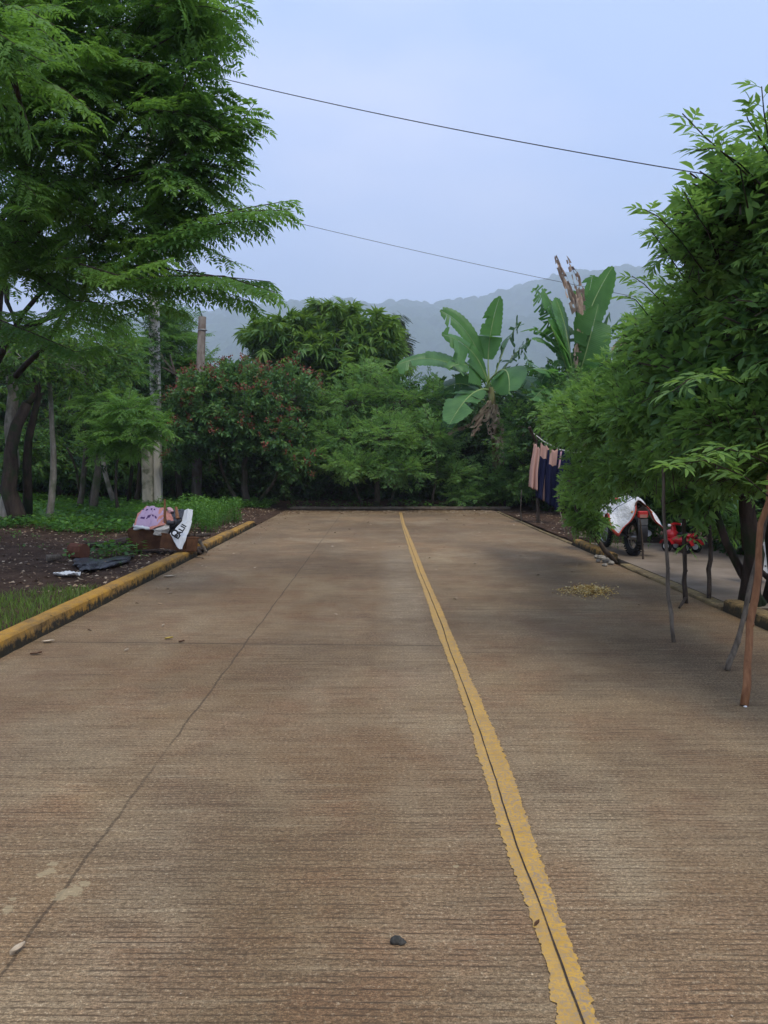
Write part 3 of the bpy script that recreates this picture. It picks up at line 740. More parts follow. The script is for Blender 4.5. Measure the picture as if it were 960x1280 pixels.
big = tree('pinnate_leaf_tree', 'large spreading tree with fine feathery leaves overhanging the left side of the road', 'tree',
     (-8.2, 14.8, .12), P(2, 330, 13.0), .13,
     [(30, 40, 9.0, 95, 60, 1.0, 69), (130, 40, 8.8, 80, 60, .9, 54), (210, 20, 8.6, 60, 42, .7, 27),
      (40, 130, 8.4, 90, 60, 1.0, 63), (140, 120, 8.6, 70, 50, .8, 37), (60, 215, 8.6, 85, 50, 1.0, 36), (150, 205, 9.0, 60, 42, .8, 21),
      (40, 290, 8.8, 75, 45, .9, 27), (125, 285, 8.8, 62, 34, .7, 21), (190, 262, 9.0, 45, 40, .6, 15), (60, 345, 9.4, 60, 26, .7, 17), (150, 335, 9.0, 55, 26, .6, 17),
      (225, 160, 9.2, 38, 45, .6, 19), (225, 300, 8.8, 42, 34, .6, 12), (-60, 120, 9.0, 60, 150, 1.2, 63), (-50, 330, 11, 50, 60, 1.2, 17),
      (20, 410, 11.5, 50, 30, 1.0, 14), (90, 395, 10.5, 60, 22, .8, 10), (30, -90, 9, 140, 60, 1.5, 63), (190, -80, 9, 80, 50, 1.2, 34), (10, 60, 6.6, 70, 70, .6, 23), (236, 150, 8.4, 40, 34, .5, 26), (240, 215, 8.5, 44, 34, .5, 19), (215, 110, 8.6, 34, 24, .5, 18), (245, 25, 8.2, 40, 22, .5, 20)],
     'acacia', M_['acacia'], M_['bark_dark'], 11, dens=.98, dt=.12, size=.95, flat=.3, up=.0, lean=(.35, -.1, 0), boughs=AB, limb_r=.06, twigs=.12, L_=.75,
     extra_trunks=[(P(2, 330, 13.0), P(60, 210, 10), .06), (P(-5, 455, 13.8), P(100, 380, 10.5), .06), (P(20, 470, 14), P(75, 400, 11.5), .055), (P(75, 400, 11.5), P(160, 330, 9.6), .03), (P(100, 380, 10.5), P(190, 300, 9.0), .03), (P(0, 440, 14), P(70, 350, 11), .05)])

# --- mossy stump and further trunks of the left wood
def wood_tree(label, px, py, topy, tx, r, blobs, kind, lm, bm, seed, **k):
    g = vp(px, py, .15); return tree(k.pop('name', 'woodland_tree'), label, 'tree', g, P(tx, topy, g.y), r, blobs, kind, M_[lm], M_[bm], seed, **k)
GW = 'trees of the wood beside the road'
wood_tree('pale trunk at the left edge of the photo behind the weeds', 6, 655, 400, 4, .16, [(20, 440, 16.5, 60, 45, 1.4, 60), (-40, 500, 17, 50, 60, 1.5, 40)], 'round', 'round', 'bark_pale', 21, group=GW, extra_trunks=())
wood_tree('dark mossy trunk second from the left edge', 26, 655, 505, 34, .20, [(40, 470, 17.5, 40, 26, 1.2, 34)], 'round', 'dull', 'bark_dark', 22, group=GW, extra_trunks=[(vp(34, 652, .15), P(52, 480, 17.5), .12)])
wood_tree('thin pale crooked trunk growing between the mossy trunk and the young trees', 59, 652, 470, 61, .085, [(90, 450, 18, 50, 40, 1.2, 55)], 'round', 'round', 'bark_pale', 23, group=GW)
wood_tree('spotted slender trunk with a leaning shoot beside it', 97, 637, 480, 95, .09, [(110, 480, 21, 60, 45, 1.4, 80), (80, 530, 21, 40, 30, 1.2, 36)], 'round', 'round', 'bark', 24, group=GW, extra_trunks=[(vp(100, 636, .15), P(84, 560, 21.5), .045)])
wood_tree('bent dark trunk under the leafy crown left of the concrete pole', 115, 640, 490, 122, .11, [(125, 440, 20, 50, 45, 1.4, 90), (140, 500, 19.5, 34, 30, 1.0, 50)], 'round', 'round', 'bark', 25, group=GW, extra_trunks=[(vp(112, 636, .15), P(128, 530, 21), .06)])
wood_tree('slim straight trunk with pale bark in the shade left of the pole', 147, 631, 500, 149, .085, [(145, 530, 22, 34, 34, 1.2, 54), (120, 570, 23, 36, 22, 1.2, 26)], 'round', 'dull', 'bark_pale', 26, group=GW)
wood_tree('dark twin trunk directly left of the mossy concrete stub', 168, 631, 500, 166, .10, [(152, 440, 22.5, 26, 40, 1.2, 40), (158, 540, 22, 24, 22, 1.0, 30)], 'acacia', 'acacia', 'bark_dark', 27, group=GW, extra_trunks=[(vp(160, 631, .15), P(160, 520, 22.5), .07)])
wood_tree('bright leafed young tree hanging in front of the concrete pole', 150, 640, 545, 158, .05, [(160, 510, 17.5, 30, 22, .7, 40), (140, 545, 17.5, 30, 26, .7, 40), (192, 530, 17.3, 24, 16, .5, 22), (165, 548, 17.4, 34, 14, .6, 26), (120, 510, 18, 34, 24, .8, 36)], 'acacia', 'acacia', 'bark_dark', 28, size=.8, dt=.15, L_=.75)
wood_tree('rounded green tree with drooping fans of leaves behind the two poles', 225, 628, 470, 222, .12, [(215, 432, 29.5, 42, 34, 1.6, 120), (240, 465, 29, 34, 26, 1.2, 80), (190, 455, 29, 40, 40, 1.6, 100), (208, 392, 29.5, 24, 18, 1.2, 40)], 'acacia', 'acacia', 'bark_dark', 29, size=1.2, dt=.1, L_=.75)
for i, (px, Y, h) in enumerate(((20, 27, 430), (75, 29, 420), (130, 30, 415), (180, 32, 430), (45, 34, 400), (105, 36, 390), (-20, 30, 400), (230, 33, 470))):
    b0 = P(px, 640, Y); b0.z = .3
    if i == 0:
        far = tree('woodland_tree', 'dark tree deep in the wood, one of the trunks lost in shade', 'tree', b0, b0+Vector((.2, 0, 3.2)), .11,
             [], 'round', M_['dull'], M_['bark_dark'], 40) if False else None
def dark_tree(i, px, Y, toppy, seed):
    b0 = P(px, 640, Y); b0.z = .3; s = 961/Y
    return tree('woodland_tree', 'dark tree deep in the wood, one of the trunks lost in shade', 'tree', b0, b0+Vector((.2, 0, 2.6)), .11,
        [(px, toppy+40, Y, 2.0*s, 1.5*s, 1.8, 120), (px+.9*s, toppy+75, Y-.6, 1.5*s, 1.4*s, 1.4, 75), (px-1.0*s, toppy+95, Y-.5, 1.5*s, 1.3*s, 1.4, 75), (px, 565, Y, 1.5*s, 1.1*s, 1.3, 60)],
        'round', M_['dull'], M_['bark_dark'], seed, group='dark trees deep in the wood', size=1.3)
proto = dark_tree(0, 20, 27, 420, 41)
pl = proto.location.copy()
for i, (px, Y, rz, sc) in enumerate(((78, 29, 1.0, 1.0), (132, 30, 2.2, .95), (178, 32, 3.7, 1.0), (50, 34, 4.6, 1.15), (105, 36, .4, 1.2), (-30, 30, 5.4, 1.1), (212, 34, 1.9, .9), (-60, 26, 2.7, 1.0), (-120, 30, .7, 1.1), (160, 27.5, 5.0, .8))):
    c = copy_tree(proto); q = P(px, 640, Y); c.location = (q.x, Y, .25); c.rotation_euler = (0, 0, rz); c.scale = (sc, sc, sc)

GU = 'low shrubs between the trunks of the wood'
for k_, (px_, Y_, lab_, hh_, knd_, sd_) in enumerate(((30, 24, 'tangled shrub filling the gap right of the mossy trunk', 560, 'round', 81), (85, 25, 'leafy shrub low between the two spotted slender trunks', 568, 'round', 82), (135, 26, 'dense low shrub behind the slim straight trunk', 575, 'round', 83), (170, 27.5, 'dark green shrub filling the space left of the mossy stub', 570, 'round', 84), (222, 27.5, 'leafy shrub in the gap between the concrete pole and the wooden pole', 575, 'round', 85))):
    b_ = P(px_, 640, Y_); b_.z = .25
    tree('woodland_shrub', lab_, 'shrub', b_, b_+Vector((0, 0, .8)), .04, [(px_, hh_, Y_, 36, 26, .9, 70), (px_-16, hh_+26, Y_, 28, 18, .8, 36), (px_+18, hh_+22, Y_, 28, 18, .8, 36)], knd_, M_['round'], M_['bark_dark'], sd_, group=GU, size=1.0, dt=-.1)
# --- shrubs that close the road
GS = 'trees and shrubs closing the end of the road'
tree('flowering_shrub', 'broad rounded shrub dotted with rust red flower heads beside the wooden pole', 'shrub', P(310, 628, 26.0)*1.0, P(310, 555, 26), .13,
     [(310, 488, 25.4, 58, 30, 1.5, 190), (262, 500, 25.0, 44, 34, 1.3, 130), (356, 500, 25.2, 44, 36, 1.3, 130), (250, 545, 24.6, 34, 26, 1.0, 74), (310, 545, 24.8, 50, 24, 1.2, 110), (350, 550, 24.4, 34, 30, 1.0, 74), (235, 505, 25, 24, 36, .9, 46), (300, 520, 24.4, 66, 26, 1.0, 110), (225, 570, 25, 22, 16, .8, 22), (375, 585, 24.2, 26, 18, .8, 36)],
     'broad', M_['broad'], M_['bark'], 51, group=GS, size=1.05, flat=.8, up=.2, accent='bloom', L_=.5, extra_trunks=[(P(300, 630, 26), P(270, 560, 25.5), .07), (P(320, 630, 26), P(350, 570, 25.3), .07)])
tree('drooping_leaf_tree', 'tall tree of drooping yellow green leaves rising behind the flowering shrub', 'tree', P(415, 628, 31), P(415, 520, 31), .2,
     [(375, 420, 30.5, 34, 20, 1.6, 90), (345, 428, 30, 36, 22, 1.5, 90), (420, 412, 30.5, 36, 26, 1.7, 120), (468, 428, 30.5, 36, 26, 1.6, 110), (410, 445, 29.5, 60, 26, 1.6, 160), (480, 450, 30, 30, 24, 1.4, 70), (440, 475, 29, 50, 22, 1.4, 90), (360, 455, 29.8, 34, 16, 1.2, 50), (402, 400, 30.6, 16, 12, .8, 26), (330, 440, 29.6, 22, 24, 1.0, 34)],
     'mango', M_['mango'], M_['bark_dark'], 52, group=GS, size=1.25, flat=.7, up=.35, L_=.5, shell=.6)
tree('feathery_shrub', 'wide feathery green shrub spilling over the middle of the road end', 'shrub', P(470, 632, 26.5), P(470, 560, 26.5), .11,
     [(440, 500, 26.5, 48, 30, 1.4, 120), (500, 500, 26.5, 50, 34, 1.4, 130), (420, 545, 25.2, 44, 28, 1.2, 120), (480, 545, 24.8, 50, 34, 1.3, 150), (535, 545, 25.4, 36, 32, 1.2, 90), (440, 583, 24.2, 48, 20, 1.0, 110), (500, 588, 24.2, 40, 20, 1.0, 90), (395, 570, 24.6, 26, 18, .9, 44), (460, 470, 27, 44, 16, 1.2, 60), (540, 500, 26.5, 26, 30, 1.2, 50), (400, 510, 26, 26, 24, 1.1, 44)],
     'fine', M_['fine'], M_['bark'], 53, group=GS, size=1.0, flat=.5, up=.15, L_=.7, extra_trunks=[(P(455, 632, 26.5), P(430, 575, 25.5), .05), (P(485, 632, 26.5), P(515, 575, 25.5), .05), (P(540, 634, 26), P(545, 560, 25.8), .05)])
tree('feathery_shrub', 'low feathery shrub under the nearer banana plant reaching down to the log', 'shrub', P(590, 634, 26.5), P(590, 600, 26.5), .07,
     [(570, 590, 25.6, 34, 22, 1.0, 70), (610, 600, 25.6, 34, 20, 1.0, 70), (640, 585, 25.8, 26, 24, 1.0, 50), (585, 620, 25.3, 32, 12, .8, 60), (560, 560, 26.5, 24, 24, 1.0, 40), (640, 560, 26.4, 30, 20, 1.0, 44), (630, 620, 25.6, 24, 12, .7, 36)],
     'fine', M_['fine'], M_['bark_dark'], 54, group=GS, size=.9, flat=.5, L_=.7, dt=-.12)
tree('casuarina_tree', 'thin wispy tree with hanging threads at the right of the drooping leaf tree', 'tree', P(490, 628, 33), P(488, 440, 33), .09,
     [(478, 410, 33, 14, 12, .7, 22), (496, 415, 33, 12, 14, .6, 18), (505, 435, 33, 10, 14, .5, 14), (500, 405, 33, 8, 8, .4, 8)], 'thread', M_['thread'], M_['twig'], 55, size=1.2, flat=.8, L_=.5)
tree('spreading_shrub', 'leafy green shrub between the banana plant and the clothes line', 'shrub', P(672, 645, 24.5), P(672, 590, 24.5), .07,
     [(650, 530, 24.5, 30, 26, 1.2, 70), (690, 505, 24, 36, 24, 1.2, 80), (640, 560, 24.2, 26, 22, 1.0, 50), (690, 545, 23.6, 34, 24, 1.1, 70), (720, 480, 23.4, 30, 18, 1.0, 50), (740, 520, 22.5, 40, 34, 1.2, 90), (700, 590, 23, 40, 26, 1.1, 70), (750, 585, 22, 40, 34, 1.2, 80), (655, 610, 24, 24, 22, .9, 40)],
     'lance', M_['lance'], M_['bark_dark'], 56, size=1.1, flat=.5, dt=-.05)

# dark evergreen shrubs behind, closing the view under the crowns
sh = tree('dark_shrub', 'dark shrub in the deep shade behind the road end', 'shrub', (0, 0, 0), (0, 0, .8), .07, [], 'round', M_['dull'], M_['bark_dark'], 57) if False else None
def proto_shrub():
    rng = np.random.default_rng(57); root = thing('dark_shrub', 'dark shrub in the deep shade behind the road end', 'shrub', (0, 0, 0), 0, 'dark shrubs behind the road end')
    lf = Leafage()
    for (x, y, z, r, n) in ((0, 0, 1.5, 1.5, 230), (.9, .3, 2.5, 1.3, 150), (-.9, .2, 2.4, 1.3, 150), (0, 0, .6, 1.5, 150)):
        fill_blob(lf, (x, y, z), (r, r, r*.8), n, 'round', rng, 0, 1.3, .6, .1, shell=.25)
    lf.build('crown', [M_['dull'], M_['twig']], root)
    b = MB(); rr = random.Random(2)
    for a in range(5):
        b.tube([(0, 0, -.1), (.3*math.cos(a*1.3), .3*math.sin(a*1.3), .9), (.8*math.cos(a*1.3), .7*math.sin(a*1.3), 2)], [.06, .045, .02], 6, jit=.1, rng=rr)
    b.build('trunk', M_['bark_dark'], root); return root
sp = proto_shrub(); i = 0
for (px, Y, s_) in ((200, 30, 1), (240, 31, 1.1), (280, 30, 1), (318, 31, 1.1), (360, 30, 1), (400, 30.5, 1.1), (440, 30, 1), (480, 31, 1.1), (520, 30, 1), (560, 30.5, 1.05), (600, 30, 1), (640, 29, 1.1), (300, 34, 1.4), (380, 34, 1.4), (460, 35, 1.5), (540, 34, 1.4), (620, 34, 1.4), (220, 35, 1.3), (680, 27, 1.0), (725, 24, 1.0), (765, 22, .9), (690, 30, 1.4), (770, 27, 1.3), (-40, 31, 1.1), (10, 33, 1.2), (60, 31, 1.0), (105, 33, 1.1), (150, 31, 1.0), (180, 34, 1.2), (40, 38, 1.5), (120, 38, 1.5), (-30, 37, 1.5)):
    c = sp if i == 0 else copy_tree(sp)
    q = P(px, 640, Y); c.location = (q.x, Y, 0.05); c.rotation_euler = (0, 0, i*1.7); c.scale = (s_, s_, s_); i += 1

# --- the bushy tree on the right, propped up on sticks
rngL = np.random.default_rng(99)
def lcfn(size=1.0, tn0=.45):
    def fn(t, p, d, side, tau):
        tn = tn0+.35*tau+rngL.uniform(-.15, .15)
        pinnate(t, p, side*.75+d*.6+Z3*rngL.uniform(-.1, .45), Z3+rngL.normal(0, .3, 3), (.15*size)*(1-.4*tau), 2, .095*size, .027*size, 1, rngL, tn, .15, .05, ang=.8)
    return fn
RB = [
 (bpath((935, 260, 4.6), (925, 210, 4.5), (880, 170, 4.4), (853, 142, 4.3)), .045, lcfn(.8), .012),
 (bpath((950, 230, 4.6), (925, 205, 4.5), (895, 185, 4.4), (870, 188, 4.3)), .045, lcfn(.9, .35), .012),
 (bpath((965, 220, 4.6), (962, 180, 4.5), (955, 140, 4.4), (952, 108, 4.35)), .045, lcfn(.9), .012),
 (bpath((965, 200, 4.7), (945, 165, 4.6), (935, 150, 4.5), (932, 140, 4.5)), .045, lcfn(.8), .012),
 (bpath((880, 340, 5.4), (850, 300, 5.3), (822, 270, 5.2), (806, 262, 5.1)), .045, lcfn(.85), .012),
 (bpath((900, 330, 5.3), (885, 290, 5.2), (865, 260, 5.1), (855, 240, 5.0)), .045, lcfn(.8), .012),
 (bpath((880, 380, 5.8), (850, 340, 5.7), (830, 310, 5.6), (815, 290, 5.5)), .045, lcfn(.8), .012),
 (bpath((860, 420, 6.5), (830, 380, 6.4), (805, 355, 6.3), (790, 345, 6.2)), .05, lcfn(.85), .012),
 (bpath((850, 430, 7), (815, 400, 6.9), (795, 375, 6.8), (782, 370, 6.7)), .05, lcfn(.9), .012),
 (bpath((960, 620, 4.6), (930, 595, 4.5), (880, 575, 4.4), (830, 585, 4.3)), .055, lcfn(1.0, .55), .012),
 (bpath((960, 580, 4.6), (930, 565, 4.5), (900, 560, 4.4), (870, 575, 4.3)), .055, lcfn(1.0, .6), .012),
 (bpath((930, 480, 4.9), (890, 470, 4.7), (860, 475, 4.6), (840, 490, 4.5)), .06, lcfn(.9, .65), .012),
 (bpath((870, 660, 7.4), (862, 672, 7.3), (858, 690, 7.2)), .06, lcfn(.9, .7), .008),
]
rt = G(936, 752, .05)
tree('propped_tree', 'dense light green tree on the right, its branches held up on sticks above the road', 'tree', (rt.x, rt.y, .03), P(930, 520, 7.8), .11,
     [(945, 320, 5.4, 60, 50, .7, 90), (890, 380, 6.2, 62, 50, .8, 140), (950, 420, 5.4, 60, 70, .7, 120), (845, 430, 7.2, 56, 36, .9, 130), (812, 478, 8.6, 50, 30, 1.0, 120), (755, 505, 10.2, 48, 26, 1.0, 120),
      (880, 480, 6.2, 66, 46, .8, 130), (820, 520, 7.6, 66, 46, 1.0, 170), (760, 535, 9.6, 60, 48, 1.1, 180), (712, 530, 11.0, 36, 34, .9, 90), (700, 520, 12, 28, 18, .8, 50),
      (900, 545, 5.6, 56, 30, .7, 70), (850, 575, 7.0, 56, 26, .9, 90), (790, 585, 8.6, 46, 32, .9, 100), (745, 600, 10.4, 40, 34, .9, 100), (735, 650, 11.6, 26, 22, .6, 54), (722, 625, 12, 20, 26, .6, 40), (930, 590, 6.4, 40, 30, .6, 44),
      (975, 380, 5.0, 36, 110, .6, 70), (985, 500, 6, 50, 150, 1.0, 90), (1040, 350, 6, 70, 150, 1.2, 110), (810, 420, 8.5, 26, 16, .6, 34), (782, 462, 9.5, 26, 14, .7, 34), (870, 620, 8.4, 34, 26, .8, 44), (905, 650, 9.2, 40, 30, .7, 44), (960, 225, 5.2, 30, 34, .5, 34), (915, 250, 5.3, 34, 30, .4, 30), (870, 300, 5.6, 34, 30, .4, 30), (1120, 300, 5, 110, 130, 1.2, 150), (1180, 420, 4.2, 120, 110, 1.2, 120), (1150, 250, 7, 90, 110, 1.4, 130), (1080, 160, 6.5, 60, 60, 1.0, 60)],  # blobs beyond the right edge are out of view, added to shade the road
     'lance', M_['lance'], M_['bark_dark'], 61, lod=0, size=.95, flat=.9, up=.25, lean=(-.3, -.15, 0), dens=1.25, dt=.07, edge=.2, mix=('round', .2), boughs=RB, limb_r=.022, twigs=.16, shell=.45,
     extra_trunks=[((rt.x+.25, rt.y+.1, .03), P(960, 540, 7.4), .06), ((rt.x+.1, rt.y-.1, .03), P(900, 560, 8.0), .05), ((rt.x+.45, rt.y, .03), P(935, 640, 7.9), .035), ((rt.x+.5, rt.y+.2, .03), P(985, 600, 8.4), .05)])
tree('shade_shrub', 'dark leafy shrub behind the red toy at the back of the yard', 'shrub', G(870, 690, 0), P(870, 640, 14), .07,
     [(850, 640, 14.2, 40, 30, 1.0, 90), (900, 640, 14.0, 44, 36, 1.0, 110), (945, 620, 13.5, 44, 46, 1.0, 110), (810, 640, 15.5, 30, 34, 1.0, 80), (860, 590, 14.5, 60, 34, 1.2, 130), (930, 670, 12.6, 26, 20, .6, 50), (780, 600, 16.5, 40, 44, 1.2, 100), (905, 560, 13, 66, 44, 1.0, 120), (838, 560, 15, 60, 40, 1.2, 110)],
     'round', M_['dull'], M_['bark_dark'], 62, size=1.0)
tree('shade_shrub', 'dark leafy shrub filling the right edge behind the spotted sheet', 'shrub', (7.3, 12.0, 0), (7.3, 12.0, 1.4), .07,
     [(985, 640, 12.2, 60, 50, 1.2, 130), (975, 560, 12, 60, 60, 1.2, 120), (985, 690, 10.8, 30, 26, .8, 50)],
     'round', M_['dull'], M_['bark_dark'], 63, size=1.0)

# --- ridge trees standing above the far skyline
rg = None
def ridge_tree():
    rng = np.random.default_rng(8); root = thing('ridge_tree', 'far tree standing up from the hazy ridge line', 'tree', (0, 0, 0), 0, 'trees along the hazy ridge')
    lf = Leafage(); 
    for k in range(5): fill_blob(lf, (rng.uniform(-4, 4), rng.uniform(-3, 3), 9+rng.uniform(-1, 1.5)), (4.2, 4, 2.6), 60, 'round', rng, 0, 3.2, .5, .1)
    lf.build('crown', [M_['dull'], M_['twig']], root)
    b = MB(); b.tube([(0, 0, -8), (.2, 0, 2), (0, .2, 8)], [.5, .4, .3], 7); b.build('trunk', M_['bark_dark'], root); return root
proto = ridge_tree()
for i, (px, py, s_) in enumerate(((428, 384, 1.0), (440, 387, .8), (402, 388, .8), (497, 386, .95), (512, 384, .7), (478, 388, .6), (345, 394, .7), (560, 385, .6), (600, 378, .8), (640, 366, .7), (460, 390, .55), (735, 352, .8), (380, 391, .6))):
    c = proto if i == 0 else copy_tree(proto); s_ *= 3.0; q = P(px, py+4, 2600); c.location = (q.x, 2580, q.z-6*s_); c.rotation_euler = (0, 0, i*1.3); c.scale = (s_,)*3

# ------------------------------------------------------------------ banana plants
def banana_mat(name, c1, c2, trans=.3):
    m, t = material(name); v = node(t, 'ShaderNodeTexCoord').outputs['Object']
    a = node(t, 'ShaderNodeAttribute', attribute_name='tint').outputs['Fac']
    f = noise(t, v, 2.2, 4)
    ribs = mth(t, 'SINE', mth(t, 'MULTIPLY', a, 260.0))
    col = ramp(t, f, [(.35, c1), (.65, c2)])
    col = mixc(t, framp(t, ribs, [(.2, 0), (.9, .25)]), col, [x*.7 for x in c1])
    b = bsdf(t, col, .38, .4, ribs, .25, .02); tr = node(t, 'ShaderNodeBsdfTranslucent'); tr.inputs[0].default_value = c4([c2[0]*1.8, c2[1]*1.9, c2[2]])
    mx = node(t, 'ShaderNodeMixShader', {0: trans}); t.links.new(b, mx.inputs[1]); t.links.new(tr.outputs[0], mx.inputs[2]); out(t, mx.outputs[0]); return m
BG = banana_mat('banana_leaf', (.05, .14, .035), (.10, .23, .06), .35); BD = banana_mat('dark_banana_leaf', (.03, .09, .028), (.06, .15, .04), .25)
BB = simple('dead_banana_leaf', (.28, .19, .13), (.55, .42, .31), 5, .85, .2, .5, .02, third=(.42, .22, .06)); BM = simple('banana_midrib', (.20, .30, .09), (.30, .38, .14), 4, .5)
BS = bark_mat('banana_stem', (.10, .10, .045), (.20, .21, .09), (.10, .05, .025))
def banana_leaf(root, base, ctrl, tip, W, seed, mat=None, torn=.15, fold=.35, roll=0.0, stalk=.12, o=None):
    rng = np.random.default_rng(seed); b, c, t_ = [np.array(x, float) for x in (base, ctrl, tip)]; o0 = np.array(o)
    n = 46; V = []; Q = []; M = []; TT = []
    pt = lambda u: (1-u)**2*b+2*u*(1-u)*c+u*u*t_
    def frame(u):
        d = unit(pt(min(1, u+.01))-pt(max(0, u-.01))); s_ = np.cross(d, Z3)
        s_ = unit(s_) if np.linalg.norm(s_) > .15 else np.array([1., 0, 0])
        nn = np.cross(s_, d); s2 = s_*math.cos(roll)+nn*math.sin(roll); return d, s2, np.cross(s2, d)
    for sg in (-1, 1):
        tear = 0; off = rng.normal(0, .05, 3)
        prev = None
        for i in range(n+1):
            u = stalk+(1-stalk)*i/n; tt = i/n
            w_ = W*.5*(math.sin(math.pi*min(1, (tt*.93+.045)))**.55)*(1 if tt < .96 else .55)
            d, s_, nn = frame(u); p = pt(u)
            w_ *= 1+.05*math.sin(i*1.9+seed)
            row = [p+s_*sg*w_*q+nn*(fold*w_*q*(1-.75*q))+d*.12*w_*q + (off*q*w_*2.2 if torn > 0 else 0) - Z3*tear*q*w_ for q in (0.03, .35, .7, 1.0)]
            if prev is not None:
                if rng.random() < torn:       # a slit: the next strip starts free and hangs
                    off = rng.normal(0, .13, 3); tear = rng.uniform(0, .75 if torn > .3 else .3)
                    row2 = [p+s_*sg*w_*q+nn*(fold*w_*q*(1-.75*q))+d*.12*w_*q*.4+off*q*w_*2.2-Z3*tear*q*w_ for q in (0.03, .35, .7, 1.0)]
                    k = len(V); V += row; TT += [tt]*4; Q += [(prev+j, prev+j+1, k+j+1, k+j) for j in range(3)]; M += [0]*3
                    prev = len(V); V += row2; TT += [tt]*4; continue
                k = len(V); V += row; TT += [tt]*4; Q += [(prev+j, prev+j+1, k+j+1, k+j) for j in range(3)]; M += [0]*3; prev = k
            else: prev = len(V); V += row; TT += [tt]*4
    for i in range(16):       # midrib and stalk
        u0, u1 = i/16, (i+1)/16; r0, r1 = .035*(1-u0*.85)*W, .035*(1-u1*.85)*W
        d, s_, nn = frame(u0); d1, s1, n1 = frame(u1); p0, p1 = pt(u0), pt(u1)
        for (a0, a1) in (((s_, s1), (nn, n1)), ((nn, n1), (-s_, -s1)), ((-s_, -s1), (-nn, -n1)), ((-nn, -n1), (s_, s1))):
            k = len(V); V += [p0+a0[0]*r0, p1+a0[1]*r1, p1+a1[1]*r1, p0+a1[0]*r0]; TT += [.5]*4; Q.append((k, k+1, k+2, k+3)); M.append(1)
    me = mesh_np('leaf', np.array(V)-o0, Q, [mat or BG, BM if mat is not BB else BB], M, TT, True)
    return link('leaf', me, root)
def dead_leaf(root, pts, W, seed, o):
    """a shrivelled brown blade hanging in folds"""
    rng = np.random.default_rng(seed); V = []; Q = []; n = 18; k = 7; pts = [np.array(p) for p in pts]
    for i in range(n+1):
        u = i/n*(len(pts)-1); a = min(int(u), len(pts)-2); p = pts[a]+(pts[a+1]-pts[a])*(u-a); ww = W*math.sin(math.pi*min(.97, i/n*.9+.08))**.6
        for j in range(k):
            q = j/(k-1)-.5; V.append(p+np.array([q*ww*(.8+.3*rng.random()), ww*.35*math.sin(j*2.3+i*.5)+rng.normal(0, .02), rng.normal(0, .02)-abs(q)*ww*.5])-np.array(o))
    Q = [(i*k+j, i*k+j+1, (i+1)*k+j+1, (i+1)*k+j) for i in range(n) for j in range(k-1) if rng.random() > .22]
    tag(link('leaf', mesh_np('leaf', V, Q, BB, smooth=True), root), 'withered brown leaf')
def banana(label, base, leaves, dead, stem_pts, stem_r, seed):
    root = thing('banana_plant', label, 'banana plant', base, 0, 'banana plants at the end of the road'); o = np.array(base)
    b = MB(); b.tube([Vector(p)-Vector(base) for p in stem_pts], [stem_r*(1.1-.5*i/(len(stem_pts)-1)) for i in range(len(stem_pts))], 10, jit=.05, rng=random.Random(seed)); b.build('stem', BS, root, smooth=True)
    for i, (a, c, t_, W, kw) in enumerate(leaves): banana_leaf(root, P(*a), P(*c), P(*t_), W, seed*50+i, o=o, **kw)
    for i, (pts, W) in enumerate(dead): dead_leaf(root, [P(*p) for p in pts], W, seed*70+i, o)
    return root
Y1 = 26.0
